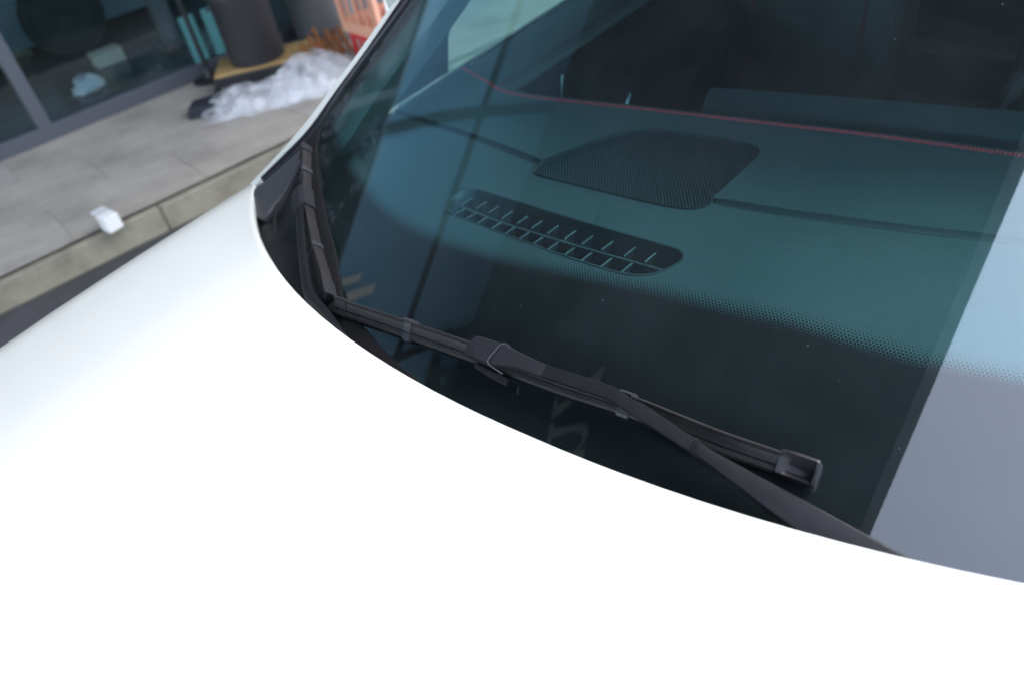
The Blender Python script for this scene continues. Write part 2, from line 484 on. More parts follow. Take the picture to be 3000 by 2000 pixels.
def shop_letters():
    # dark strokes fixed on the upper glass, over the left window bay
    def strokes(name, polys, d, mat, label, group):
        V = []; F = []
        for poly in polys:
            n = len(poly); s = len(V)
            V += [(d, u, z) for u, z in poly] + [(d + 0.03, u, z) for u, z in poly]
            F += [tuple(range(s, s + n)), tuple(range(s + n, s + 2 * n))[::-1]]
            F += [(s + i, s + (i + 1) % n, s + n + (i + 1) % n, s + n + i) for i in range(n)]
        o = mesh(name, V, F, mat); o.location = B0; o.rotation_euler = (0, 0, ROT_B)
        return tag(o, label, 'sign letter', group)
    strokes('sign_letter', [[(-2.04, 4.97), (-2.03, 5.14), (-2.10, 5.22), (-2.09, 5.08)], [(-2.15, 5.28), (-2.06, 5.56), (-2.29, 5.58)]],
            0.05, M['letterd'], 'dark stroke letter nearest the window frame, mirrored in the windscreen', 'dark letters on the upper glass')
    strokes('sign_letter', [[(-2.25, 4.98), (-2.29, 5.13), (-2.50, 5.22), (-2.48, 5.03)],
                            [(-2.47, 5.05), (-2.48, 5.23), (-2.60, 5.30), (-2.80, 5.39), (-2.82, 5.20), (-2.67, 5.06)],
                            [(-2.471, 5.231), (-2.55, 5.57), (-2.62, 5.56), (-2.575, 5.29)],
                            [(-2.551, 5.571), (-2.83, 5.60), (-2.84, 5.50), (-2.63, 5.50)],
                            [(-2.70, 5.36), (-2.74, 5.495), (-2.84, 5.495), (-2.80, 5.391)]],
            0.05, M['letterd'], 'dark box shaped letter, mirrored low in the windscreen beside the wiper', 'dark letters on the upper glass')
    def flat(name, polys, label):
        V = []; F = []
        for poly in polys:
            n = len(poly); s = len(V)
            V += [(x, y, 5.61) for x, y in poly] + [(x, y, 5.648) for x, y in poly]
            F += [tuple(range(s, s + n)), tuple(range(s + n, s + 2 * n))[::-1]]
            F += [(s + i, s + (i + 1) % n, s + n + (i + 1) % n, s + n + i) for i in range(n)]
        return tag(mesh(name, V, F, M['letterp']), label, 'sign letter', 'pale letters under the canopy')
    flat('sign_letter', [[(-2.257, -0.882), (-2.257, -1.031), (-2.423, -1.029)],
                         [(-2.424, -1.030), (-2.258, -1.032), (-2.53, -1.25), (-2.60, -1.236)],
                         [(-2.784, -1.259), (-2.741, -1.32), (-2.601, -1.237), (-2.538, -1.253), (-2.696, -1.409), (-2.753, -1.442), (-2.78, -1.328)]],
         'pale slanted letter under the canopy, mirrored in the windscreen above the arm')
    flat('sign_letter', [[(-2.76, -1.499), (-2.708, -1.481), (-2.686, -1.526), (-2.328, -1.399), (-2.40, -1.483), (-2.684, -1.603), (-2.684, -1.674), (-2.709, -1.687)],
                         [(-2.327, -1.399), (-2.243, -1.414), (-2.206, -1.466), (-2.215, -1.537), (-2.26, -1.60), (-2.303, -1.633), (-2.234, -1.521), (-2.271, -1.468), (-2.399, -1.483)],
                         [(-2.235, -1.61), (-2.182, -1.604), (-2.173, -1.69), (-2.329, -1.695), (-2.498, -1.708), (-2.304, -1.634)]],
         'pale curved letter under the canopy, mirrored in the windscreen below the wiper')
    bo = bempty('sign_board', 0, 0, 0)
    tag(bo, 'cream slatted board on the shop front, mirrored beside the wiper tips', 'sign')
    for u0, u1, z0, z1 in ((-1.20, -1.14, 2.98, 3.24), (-1.36, -1.28, 3.0, 3.5)):
        box('slat', (0.04, 0.06, u0, u1, z0, z1), M['letterp'], bo)
shop_letters()

# ------------------------------------------------------------------ the white car
car = empty('parked_car')
tag(car, 'white car with black wipers resting on a raked tinted windscreen', 'car')

def hood_z(x):
    return lerp_tab([(0, 1.0), (.3, .996), (.5, .9895), (.6, .985), (.7, .9765), (.76, .9705), (.82, .9625), (.85, .9565), (.875, .9495), (.895, .9405), (.91, .929), (.92, .915), (.926, .895), (.93, .87)], abs(x))
_HZ = [(0, 1.0), (.3, .996), (.5, .9905), (.575, .9885), (.62, .9850), (.7, .9765), (.76, .9702), (.82, .9622), (.85, .9565), (.875, .9495), (.895, .9405), (.91, .929), (.92, .915), (.926, .895), (.93, .87)]
_HS = [(p.x, p.y) for p in spline([(a, b, 0) for a, b in _HZ], 6)]
def hood_z(x): return lerp_tab(_HS, abs(x))
def hood_edge_y(x): return 0.40 + 0.31 * x * x + 0.14 * x ** 4
def hood_pt(x, s):
    """s: 0 at the trailing edge, 1 at the nose"""
    ye = hood_edge_y(x)
    yn = -0.80 + 0.30 * (x / 0.9) ** 2
    y = ye + (yn - ye) * s
    z = hood_z(x) - 0.006 * s - 0.17 * s ** 4
    return Vector((x * (1 - 0.09 * s ** 4), y, z))

def car_body():
    xs = [-.93, -.928, -.924, -.918, -.91, -.9, -.888, -.875, -.86, -.845, -.82, -.79, -.76, -.73, -.70, -.66, -.62, -.58, -.54, -.5, -.46, -.42, -.38, -.34, -.3, -.26, -.22, -.18, -.14, -.1, -.07, -.035, 0]
    xs = xs + [-x for x in xs[::-1][1:]]
    ss = [0, .008, .02, .05, .1, .17, .25, .35, .45, .55, .65, .75, .85, .93, 1.0]
    n = len(xs)
    V = []; F = []
    # rolled lip under the trailing edge
    for dy, dz in ((-0.015, -0.030), (0.001, -0.022), (0.003, -0.008), (0.0015, -0.0025)):
        V += [hood_pt(x, 0) + Vector((0, dy, dz)) for x in xs]
    for s in ss: V += [hood_pt(x, s) for x in xs]
    rows = 4 + len(ss)
    for i in range(rows - 1):
        for j in range(n - 1): F.append((i * n + j, i * n + j + 1, (i + 1) * n + j + 1, (i + 1) * n + j))
    h = mesh('hood', V, F, M['paint'], car, True)
    # front face
    def side_prof(y):
        fl = max(0.0, 1 - abs(y + 0.12) / 0.45); fr = max(0.0, 1 - abs(y - 2.53) / 0.45)
        return 0.012 * max(fl, fr)
    ftop = [hood_pt(x, 1.0) for x in xs]
    secs = [[p + Vector((0, 0, -0.004)) for p in ftop]]
    for dy, z in ((-0.07, 0.70), (-0.12, 0.58), (-0.13, 0.42), (-0.10, 0.28), (-0.02, 0.20)):
        secs.append([Vector((p.x * 1.01, p.y + dy, z)) for p in ftop])
    loft('front_bumper', secs, M['paint'], car, closed=False, caps=False)
    gr = [[Vector((x, -0.80 + 0.30 * (x / .9) ** 2 * .9 - 0.136, z)) for x in (-.45, -.25, 0, .25, .45)] for z in (.34, .44, .55)]
    loft('grille', gr, M['dark'], car, closed=False, caps=False)
    for s in (-1, 1):
        hl = [[Vector((s * x, -0.80 + 0.30 * (x / .9) ** 2 - 0.10 + (z - .62) * -.3, z)) for x in (.48, .6, .72, .8)] for z in (.60, .66, .71)]
        loft('headlight', hl, M['lamp'], car, closed=False, caps=False)
    # flanks, with wheel openings
    ys = [-0.50, -.47, -.4, -.3, -.2, -.1, 0, .1, .2, .26, .3, .4, .55, .70, .9, 1.2, 1.6, 2.0, 2.15, 2.2, 2.3, 2.4, 2.5, 2.6, 2.7, 2.8, 2.87, 2.95, 3.1, 3.3, 3.4]
    def arch(y):
        z = 0.20
        for cy in (-0.12, 2.53):
            d = 0.37 ** 2 - (y - cy) ** 2
            if d > 0: z = max(z, 0.31 + math.sqrt(d))
        return z
    def flank(side):
        secs = []
        for y in ys:
            w = 1.0 - 0.10 * max(0, (0.1 - y) / 0.6) ** 2 - 0.08 * max(0, (y - 2.8) / 0.6) ** 2
            if y < 0.70:
                # top follows the hood flange
                xt = 0.93
                s_ = (hood_edge_y(.93) - y) / (hood_edge_y(.93) + 0.5)
                top = hood_pt(-.93, min(1, max(0, s_)))
                zt = top.z - 0.005
            else:
                zt = 0.87
            za = arch(y)
            zs = [za + (zt - za) * k for k in (0, .02, .2, .4, .6, .8, 1)]
            row = []
            for z in zs:
                bul = 0.93 - 0.05 * max(0, (0.45 - z) / 0.25) ** 2 + 0.012 * math.sin(max(0, min(1, (z - .3) / .6)) * math.pi) * 0.5
                if z < za + 0.02: bul -= 0.012
                row.append(Vector((side * bul * w, y, z)))
            secs.append(row)
        return loft('fender' , secs, M['paint'], car, closed=False, caps=False)
    for s in (-1, 1):
        flank(s).name = 'body_side'
        # shoulder to belt line behind the hood
        secs = []
        for y in (0.705, .8, 1.0, 1.3, 1.7, 2.1, 2.5, 2.9, 3.3, 3.4):
            w = 1.0 - 0.08 * max(0, (y - 2.8) / 0.6) ** 2
            k = min(1, max(0, (y - .705) / .25))
            prof = [((.93, .8705), (.93, .8705)), ((.925, .90), (.926, .882)), ((.912, .925), (.912, .896)), ((.885, .945), (.885, .913)), ((.84, .956), (.84, .938)), ((.803, .958), (.803, .9555))]
            secs.append([Vector((s * ((1 - k) * p[0] + k * q[0]) * w, y, (1 - k) * p[1] + k * q[1])) for p, q in prof])
        loft('door_shoulder', secs, M['paint'], car, closed=False, caps=False)
        # inner liner of the flank so that the cabin is closed
        box('door_liner', (s * .90 - .004, s * .90 + .004, .75, 2.6, .22, .86), M['dark'], car)
    # underside and rear
    box('floor_pan', (-.86, .86, -.45, 3.3, .19, .215), M['carpet'], car)
    rs = [[Vector((x, 3.40 - 0.10 * (x / .9) ** 2 + dy, z)) for x in (-.86, -.6, -.3, 0, .3, .6, .86)] for dy, z in ((-.02, .22), (.06, .35), (.08, .55), (.05, .8), (0, .96), (-.25, 1.0))]
    loft('tailgate', rs, M['paint'], car, closed=False, caps=False)
car_body()

def wheels():
    for s in (-1, 1):
        for cy in (-0.12, 2.53):
            w = empty('wheel', (s * 0.80, cy, 0.315), 0, car)
            prof = [(0.215, -.10), (.29, -.105), (.308, -.09), (.315, -.06), (.315, .06), (.308, .09), (.29, .105), (.215, .10)]
            secs = []
            for k in range(36):
                a = 2 * math.pi * k / 36
                secs.append([Vector((x, r * math.cos(a), r * math.sin(a))) for r, x in prof])
            secs.append(secs[0])
            loft('tyre', secs, M['tyre'], w, closed=True, caps=False)
            V = []; F = []
            xo = s * 0.075
            for k in range(5):
                a = 2 * math.pi * k / 5
                for (r, da, x) in ((.03, .5, 0), (.03, -.5, 0), (.214, -.12, 0.012), (.214, .12, 0.012)):
                    V.append((xo + s * x, r * math.cos(a + da), r * math.sin(a + da)))
                b = len(V) - 4; F.append((b, b + 1, b + 2, b + 3))
            n = 36
            for x, r in ((xo, .214), (-s * .08, .205)):
                V += [(x, r * math.cos(2 * math.pi * k / n), r * math.sin(2 * math.pi * k / n)) for k in range(n)]
            b = 20
            F += [(b + k, b + (k + 1) % n, b + n + (k + 1) % n, b + n + k) for k in range(n)]
            F.append(tuple(b + n + k for k in range(n)))
            mesh('rim', V, F, M['rim'], w)
wheels()

# ---- windscreen
WK, WY, WZ, WC = 0.38, 0.43, 0.971, 1.0 / math.tan(R(29.3))
def ws(x, z, h=0.0):
    """point of the windscreen's outer face at lateral x and height z, lifted h along the normal"""
    p = Vector((x, WY + WK * x * x + (z - WZ) * WC, z))
    n = Vector((2 * WK * x, -1, WC)).normalized()
    return p + n * h
def wsn(x): return Vector((2 * WK * x, -1, WC)).normalized()
ZBOT = [(0, .950), (.12, .953), (.172, .961), (.255, .965), (.391, .974), (.473, .997), (.558, 1.014), (.628, 1.029), (.672, 1.040), (.70, 1.056)]
XSIDE = [(1.056, .702), (1.08, .692), (1.10, .681), (1.153, .656), (1.199, .634), (1.26, .608), (1.33, .58), (1.40, .555), (1.43, .545)]
ZTOP = [(x, z) for z, x in XSIDE][::-1]
ZBOT_R = [(0, .950), (.30, .950), (.45, .953), (.52, .968), (.58, .992), (.63, 1.018), (.672, 1.040), (.70, 1.056)]
def zbot(x): return lerp_tab(ZBOT, -x) if x < 0 else lerp_tab(ZBOT_R, x)
def ztop(x):
    x = abs(x)
    return 1.42 if x <= .5475 else lerp_tab(ZTOP, x)
ZF = [(-.70, 1.068), (-.635, 1.056), (-.552, 1.046), (-.443, 1.039), (-.345, 1.038), (-.254, 1.042), (-.178, 1.046), (-.07, 1.053), (.039, 1.057), (.178, 1.056), (.297, 1.0475), (.382, 1.043), (.5, 1.040), (.6, 1.05), (.70, 1.068)]

def windscreen():
    w = empty('windscreen', parent=car)
    N = 61
    xs = [-.702 + 1.404 * i / (N - 1) for i in range(N)]
    NZ = 24
    def sheet(name, h, mat, z0f, z1f, nz):
        V = []; F = []
        for x in xs:
            z0, z1 = z0f(x), z1f(x)
            for k in range(nz + 1): V.append(ws(x, z0 + (z1 - z0) * k / nz, h))
        for i in range(N - 1):
            for k in range(nz):
                a = i * (nz + 1) + k
                F.append((a, a + nz + 1, a + nz + 2, a + 1))
        return mesh(name, V, F, mat, w, True)
    sheet('outer_face', 0.0, M['ws_out'], zbot, ztop, NZ)
    sheet('inner_face', -0.0052, M['ws_in'], zbot, ztop, NZ)
    # enamel band: bottom, with its dotted edge, then the sides
    def band(name, pts_fn, rows, uvs):
        V = []; F = []
        for i in range(len(rows)): V += rows[i]
        n = len(rows[0])
        for i in range(len(rows) - 1):
            for k in range(n - 1): F.append((i * n + k, i * n + k + 1, (i + 1) * n + k + 1, (i + 1) * n + k))
        me = bpy.data.meshes.new(name); me.from_pydata(V, [], F)
        uv = me.uv_layers.new(name='UVMap')
        for l in me.loops:
            uv.data[l.index].uv = uvs[l.vertex_index]
        o = bpy.data.objects.new(name, me); COL.objects.link(o); me.materials.append(M['frit']); o.parent = w
        for p in me.polygons: p.use_smooth = True
        return o
    rows, uvs = [], []
    arc = 0; last = None
    sl = math.sin(R(29.3))
    for x in [-.702 + 1.404 * i / 120 for i in range(121)]:
        p = ws(x, 1.0)
        if last is not None: arc += (p - last).length
        last = p
        z0 = zbot(x); zf = lerp_tab(ZF, x)
        zz = [z0 + (zf - z0) * k / 6 for k in range(7)] + [zf + 0.008, zf + 0.016]
        zz = [min(z, ztop(x)) for z in zz]
        rows.append([ws(x, z, -0.0026) for z in zz])
        uvs += [(arc, (z - zf) / sl) for z in zz]
    band('enamel_band', None, rows, uvs)
    for s in (-1, 1):
        rows, uvs = [], []; arc = 0; last = None
        for k in range(60):
            z = 1.07 + (1.42 - 1.07) * k / 59
            xe = lerp_tab(XSIDE, z)
            zo = [0, .008, .014, .020, .030]
            rows.append([ws(s * (xe - o), z, -0.0024) for o in zo])
            p = ws(s * xe, z)
            if last is not None: arc += (p - last).length
            last = p
            uvs += [(arc, o - 0.012) for o in zo]
        band('side_enamel_band', None, rows, uvs)
windscreen()

# ---- A-pillars, roof and side windows
def cabin_shell():
    OUT = [(-.866, .700, .953), (-.806, .742, 1.003), (-.765, .786, 1.044), (-.739, .843, 1.085), (-.712, .912, 1.132), (-.686, 1.0, 1.190), (-.655, 1.12, 1.262), (-.625, 1.25, 1.335), (-.60, 1.36, 1.395)]
    WIN = [(-.858, .698, .953), (-.785, .736, 1.009), (-.741, .779, 1.048), (-.717, .838, 1.089), (-.691, .907, 1.136), (-.669, .996, 1.194), (-.641, 1.115, 1.265), (-.610, 1.245, 1.339), (-.585, 1.355, 1.40)]
    TIN = [(-.825, .684, .964), (-.752, .722, 1.010), (-.716, .762, 1.046), (-.699, .842, 1.098), (-.673, .918, 1.148), (-.648, .988, 1.194), (-.617, 1.103, 1.265), (-.586, 1.235, 1.340), (-.560, 1.345, 1.40)]
    for s in (-1, 1):
        fx = lambda p: Vector((p[0] * (1 if s < 0 else -1), p[1], p[2]))
        o_, w_, t_ = ([fx(p) for p in spline(q, 4)] for q in (OUT, WIN, TIN))
        n = len(o_)
        secs = []
        for i, (a, b) in enumerate(zip(o_, w_)):
            out = Vector((s, 0, 0)) * min(1, i / 5)
            secs.append([b + Vector((0, .004, -.012)), b + Vector((0, 0, -.001)), (a + b) / 2 + Vector((0, -.001, .002)), a + Vector((0, -.001, .0035)),
                         a + out * .006 + Vector((0, .010, -.006)), a + out * .012 + Vector((0, .035, -.026)), a + out * .012 + Vector((0, .07, -.050)), a + out * .002 + Vector((0, .075, -.058))])
        loft('a_pillar', secs, M['paint'], car, closed=False, caps=False)
        secs = []
        for i, (a, b) in enumerate(zip(w_, t_)):
            m = a.lerp(b, .45); m2 = a.lerp(b, .62)
            secs.append([a + Vector((0, .004, -.014)), a.lerp(b, .04) + Vector((0, 0, .0015)), a.lerp(b, .25) + Vector((0, -.002, .0045)), m + Vector((0, -.001, .003)), m + Vector((0, .003, -.004)), m2 + Vector((0, .003, -.004)),
                         m2 + Vector((0, -.001, .003)), a.lerp(b, .85) + Vector((0, -.001, .0035)), b + Vector((0, 0, .001)), b + Vector((0, .004, -.006))])
        loft('pillar_trim', secs[1:], M['trim'], car, closed=False, caps=False)
        # inner trim of the pillar
        secs = [[t + Vector((0, .006, -.010)), t + Vector((-s * .02, .05, -.035)), a + Vector((-s * .035, .135, -.055)), a + Vector((0, .10, -.05))] for a, t in zip(o_, t_)][4:]
        loft('pillar_lining', secs, M['lining'], car, closed=False, caps=False)
    # roof skin and headliner
    rs = []
    for y, z, hw in ((1.19, 1.405, .56), (1.22, 1.418, .575), (1.35, 1.445, .60), (1.6, 1.468, .61), (2.0, 1.47, .60), (2.4, 1.44, .585), (2.7, 1.39, .56), (2.85, 1.35, .55)):
        rs.append([Vector((x * hw, y + (WK * (x * hw) ** 2 if y < 1.3 else WK * (x * hw) ** 2 * max(0, (1.6 - y) / .3)), z - .035 * x * x - .02 * abs(x) ** 6)) for x in (-1, -.97, -.9, -.7, -.4, 0, .4, .7, .9, .97, 1)])
    loft('roof', rs, M['paint'], car, closed=False, caps=False)
    hl = [[p + Vector((0, .03, -.035)) for p in r] for r in rs]
    loft('headliner', hl, M['headliner'], car, closed=False, caps=False)
    # rear screen
    rr = [[Vector((x * w, y, z - .03 * x * x)) for x in (-1, -.5, 0, .5, 1)] for y, z, w in ((2.85, 1.345, .56), (3.0, 1.18, .64), (3.16, 1.0, .72))]
    loft('rear_window', rr, M['dimglass'], car, closed=False, caps=False)
    for s in (-1, 1):
        # side glass, belt trim, rail, pillars
        def rail(y): return lerp_tab([(1.0, 1.19), (1.12, 1.245), (1.36, 1.385), (1.6, 1.425), (2.0, 1.428), (2.4, 1.40), (2.75, 1.345), (3.1, 1.0)], y)
        def railx(y): return lerp_tab([(1.0, .70), (1.36, .622), (1.6, .615), (2.4, .60), (2.75, .60), (3.1, .78)], y)
        for y0, y1 in ((1.17, 1.86), (1.95, 2.72)):
            ysn = [y0 + (y1 - y0) * k / 8 for k in range(9)]
            secs = [[Vector((s * .797, y, .962)), Vector((s * (.797 * .5 + railx(y) * .5 + .012), y, .962 * .5 + rail(y) * .5)), Vector((s * railx(y), y, rail(y) - .01))] for y in ysn]
            loft('side_window', secs, M['sideglass'] if y0 < 1.5 else M['dimglass'], car, closed=False, caps=False)
        ysn = [1.0 + .1 * k for k in range(20)]
        secs = [[Vector((s * (railx(y) + dx), y, rail(y) + dz)) for dx, dz in ((-.02, -.03), (.012, -.018), (.016, 0), (.0, .018), (-.03, .02))] for y in ysn]
        loft('roof_rail', secs, M['paint'], car, closed=True)
        secs = [[Vector((s * (.80 + a), 1.86 + b, .955)), Vector((s * (.70 + a), 1.86 + b, 1.20)), Vector((s * (.612 + a), 1.86 + b, 1.42))] for a, b in ((.004, 0), (.004, .09), (-.05, .09), (-.05, 0))]
        loft('b_pillar', [list(q) for q in zip(*secs)], M['trim'], car)
        secs = [[Vector((s * (.80 + a), 2.72 + b, .955)), Vector((s * (.60 + a), 2.70 + b * .33, 1.375 - b * .08))] for a, b in ((.004, 0), (.0, .42), (-.05, .40), (-.05, 0))]
        loft('c_pillar', [list(q) for q in zip(*secs)], M['paint'], car)
        # bright belt moulding along the sill of the door windows, and the mirror corner piece
        secs = [[Vector((s * x, y, z)) for x, z in ((.8025, .956), (.8025, .9635), (.797, .964), (.796, .956))] for y in (1.04, 1.3, 1.7, 2.1, 2.6)]
        loft('belt_moulding', secs, M['chrome'], car)
        mesh('window_corner_panel', [(s * .790, 1.00, .972), (s * .79, 1.19, .972), (s * .752, 1.185, 1.09), (s * .775, .99, 1.0)], [(0, 1, 2, 3)], M['trim'], car)
        # wing mirror
        mb = []
        for k in range(11):
            t = k / 10; r = min(1, math.sin(math.pi * (0.06 + 0.88 * t)) * 1.5) ** .6
            ring = []
            for j in range(16):
                a = 2 * math.pi * j / 16; ca, sa = math.cos(a), math.sin(a)
                ca = math.copysign(abs(ca) ** .7, ca); sa = math.copysign(abs(sa) ** .7, sa)
                ring.append(Vector((s * (.93 + .20 * t), 1.46 + .055 * ca * r, 1.075 + .065 * sa * r - .01 * t)))
            mb.append(ring)
        tube('mirror_stalk', [(s * .785, 1.17, 1.03), (s * .94, 1.41, 1.05)], .016, M['trim'], car, 8)
        loft('wing_mirror', mb, M['paint'], car)
cabin_shell()

# ---- cowl
def cowl():
    c = empty('cowl_panel', parent=car)
    # trough between hood and glass: hood-side edge, bottom, glass-side edge
    XS = [-.77, -.74, -.70, -.66, -.62, -.57, -.52, -.47, -.42, -.36, -.30, -.24, -.18, -.1, 0]
    XS = XS + [-x for x in XS[::-1][1:]]
    rows = []
    for x in XS:
        ax = abs(x)
        hy = hood_edge_y(x) - .03; hz = hood_z(x) - .034
        zg = zbot(math.copysign(min(ax, .70), x)); g = ws(math.copysign(min(ax, .70), x), zg, -.004)
        if ax > .70:
            t = (ax - .70) / .16
            g = Vector((x, g.y + t * .0 - .02 * t, g.z - .065 * t))
        a = Vector((x, hy, hz))
        gx = g.copy(); gx.x = x
        d = gx - a
        low = min(hz, g.z)
        rows.append([a, a + d * .15 + Vector((0, 0, -.006)), a + d * .4 + Vector((0, 0, -.018)), a + d * .62 + Vector((0, 0, -.012)), a + d * .85 + Vector((0, 0, -.003)), gx])
    o = loft('trough', rows, M['cowl'], c, closed=False, caps=False)
    for s in (-1, 1):
        m = lambda p: Vector((p[0] * (-s), p[1], p[2]))
        # grey cover at the foot of the pillar
        top = [(-.842, .684, .955), (-.825, .655, .953), (-.79, .629, .953), (-.716, .611, .966), (-.710, .630, .975), (-.706, .66, .992), (-.700, .715, 1.026), (-.716, .752, 1.040), (-.752, .722, 1.014), (-.80, .694, .980)]
        V = [m(p) for p in top] + [m((p[0], p[1] + .004, p[2] - .016)) for p in top]
        n = len(top)
        F = [tuple(range(n))] + [(i, (i + 1) % n, n + (i + 1) % n, n + i) for i in range(n)]
        o = mesh('corner_cover', V, F, M['cover'], c); bevel(o, .003, 2)
        # raised rib and rubber lip
        tube('rib', spline([m(p) for p in [(-.712, .644, .978), (-.69, .616, .966), (-.656, .588, .958), (-.574, .538, .951), (-.50, .503, .949), (-.42, .475, .947)]], 4), .0035, M['cowl'], c, 6)
        pts = [ws(s * x, zbot(s * x), .001) for x in (.70, .672, .628, .58, .558, .52, .473, .43, .391, .32, .255, .172, .12)]
        secs = []
        for p in spline(pts, 3):
            nn = wsn(p.x)
            ins = Vector((-math.copysign(1, p.x) * .35, .8, .45)).normalized()
            secs.append([p - ins * .022 - nn * .006, p - ins * .020 + nn * .003, p - ins * .006 + nn * .0035, p + ins * .004 + nn * .0015, p + ins * .004 - nn * .004])
        loft('glass_seal', secs, M['rubber'], c)
    # bulkhead under the cowl so no daylight shows below
    box('bulkhead', (-.80, .80, .36, .40, .30, .90), M['dark'], c)
cowl()

# ---- wipers
def frame_path(pts, n):
    P = spline(pts, n); out = []
    for i, p in enumerate(P):
        t = (P[min(i + 1, len(P) - 1)] - P[max(i - 1, 0)]).normalized()
        nn = wsn(p.x); a = nn.cross(t).normalized()
        if a.y < 0: a = -a                      # a points up the glass
        out.append((p, t, a, nn))
    return out

def strip(name, fr, prof, mat, parent, i0=0, i1=None, sc0=1.0, sc1=1.0, ang=20):
    fr = fr[i0:i1]
    secs = []
    for i, (p, t, a, nn) in enumerate(fr):
        k = sc0 + (sc1 - sc0) * i / max(1, len(fr) - 1)
        secs.append([p + a * (u * k) + nn * (v * k) for u, v in prof])
    return loft(name, secs, mat, parent, ang=ang)

def seg(fr, d0, d1):
    """slice of a frame path between two arc lengths"""
    L = [0]
    for (p, *_), (q, *_) in zip(fr, fr[1:]): L.append(L[-1] + (q - p).length)
    return [f for f, l in zip(fr, L) if d0 <= l <= d1]

BL_PROF = [(-.0108, -.004), (-.0112, .0008), (-.009, .0028), (-.0046, .0036), (-.0040, .0030), (-.0034, .0052), (.001, .0066), (.0045, .0092), (.0060, .0122), (.0070, .0134), (.0085, .0122), (.0106, .003), (.0106, -.004)]

def wiper_near():
    w = empty('wiper', parent=car)
    w['label'] = 'long wiper lying across the middle of the windscreen'
    h = .008
    pts = [(0.224, 0.482, 0.999), (0.159, 0.479, 1.002), (0.071, 0.477, 1.006), (-0.008, 0.474, 1.005), (-0.123, 0.475, 1.002), (-0.258, 0.479, 0.993), (-0.388, 0.486, 0.979)]
    pts = [ws(p[0], p[2] - h * .87, h) for p in pts]
    fr = frame_path(pts, 24)
    tot = sum((q[0] - p[0]).length for p, q in zip(fr, fr[1:]))
    strip('blade', fr, BL_PROF, M['blade'], w)
    # dark wiping lip under the blade
    strip('wiping_lip', fr, [(-.002, -.009), (-.003, -.004), (.003, -.004), (.002, -.009)], M['rubber'], w)
    # clips
    cl = [(u * 1.22, v * 1.14 + .0008) for u, v in BL_PROF]
    for d in (.158, .466):
        strip('clip', seg(fr, d - .006, d + .010), cl, M['clip'], w)
    # tip cap
    strip('tip_cap', seg(fr, tot - .022, tot + 1), [(u * 1.12, v * 1.1 + .0008) for u, v in BL_PROF], M['armplastic'], w)
    # heel cap, a deep scooped block
    p0, t, a, nn = fr[0]
    t = -t                                       # towards the heel end
    prof = lambda ku0, kv, scoop, ku=1: (lambda ku: [(-.0135 * ku, -.006), (-.0145 * ku, .003 * kv), (-.0125 * ku, .0085 * kv), (-.006 * ku, (.0105 - scoop) * kv), (.001 * ku, (.0115 - scoop * 1.15) * kv), (.007 * ku, (.0135 - scoop * .5) * kv), (.0108 * ku, .0165 * kv), (.0138 * ku, .0150 * kv), (.0150 * ku, .004 * kv), (.0150 * ku, -.006)])(ku0 * .84)
    secs = []
    for d, ku, kv, scp in ((-.004, .97, .80, .0), (.004, 1, .92, .003), (.010, 1.0, 1.0, .0075), (.020, 1.0, 1.0, .0105), (.030, 1.0, 1.0, .0115), (.0355, 1.0, 1.0, .0095), (.0375, .99, 1.0, .0005), (.040, .96, .95, -.001), (.0415, .88, .78, -.001)):
        c0 = p0 + t * d * .78
        secs.append([c0 + a * u + nn * v for u, v in prof(ku, kv, scp)])
    loft('heel_cap', secs, M['armplastic'], w, ang=35)
    # arm: edges on a plane lifted above the blade
    top = [(-0.03, 0.472, 1.029), (0.045, 0.475, 1.03), (0.074, 0.471, 1.027), (0.096, 0.469, 1.025), (0.168, 0.456, 1.014), (0.259, 0.450, 1.002), (0.354, 0.445, 0.987)]
    bot = [(-0.028, 0.460, 1.022), (0.05, 0.462, 1.023), (0.072, 0.459, 1.021), (0.104, 0.454, 1.017), (0.168, 0.445, 1.008), (0.256, 0.427, 0.990), (0.348, 0.416, 0.972)]
    def arm(name, tp, bt, thick, mat, crown=.0012, n=6):
        A = spline(tp, n); B = spline(bt, n); secs = []
        for q, r in zip(A, B):
            nn = wsn(q.x); e = (r - q)
            secs.append([q - nn * thick, q - nn * .0015, q + e * .06 + nn * crown * .5, q + e * .5 + nn * crown, q + e * .94 + nn * crown * .5, r - nn * .0015, r - nn * thick])
        return loft(name, secs, mat, w, ang=28)
    arm('arm', top[:5], bot[:5], .006, M['arm'])
    up = lambda L, k: [tuple(Vector(p) + wsn(p[0]) * k) for p in L]
    tp2 = [(0.150, 0.460, 1.0185)] + up(top[4:], .002)
    bt2 = [(0.152, 0.4455, 1.0105)] + up(bot[4:], .002)
    arm('arm_base', tp2, bt2, .014, M['arm'], .0022, 8)
    # head of the arm that slides over the connector
    arm('arm_head', up([(-0.088, 0.478, 1.0305), (-0.061, 0.4745, 1.030), (-0.030, 0.472, 1.029), (-.027, .472, 1.029)], .0012), up([(-0.0935, 0.455, 1.0175), (-0.063, 0.459, 1.021), (-0.0300, 0.4595, 1.022), (-.027, .46, 1.022)], .0012), .010, M['armplastic'], .001, 5)
    # connector: rounded saddle over the blade
    out = [(-0.1345, 0.458, 1.015), (-0.1355, 0.468, 1.021), (-0.1335, 0.475, 1.0245), (-0.130, 0.478, 1.027), (-0.120, 0.4795, 1.0275), (-0.097, 0.4785, 1.029), (-0.090, 0.478, 1.0290), (-0.094, 0.466, 1.023), (-.0965, .458, 1.018), (-0.099, 0.455, 1.0165), (-0.114, 0.456, 1.015)]
    V = [Vector(p) - wsn(p[0]) * .001 for p in out]; n = len(V)
    ctr = sum(V, Vector()) / n
    top_ = [v.lerp(ctr, .10) + wsn(v.x) * .0022 for v in V]
    low = [v - wsn(v.x) * .020 for v in V]
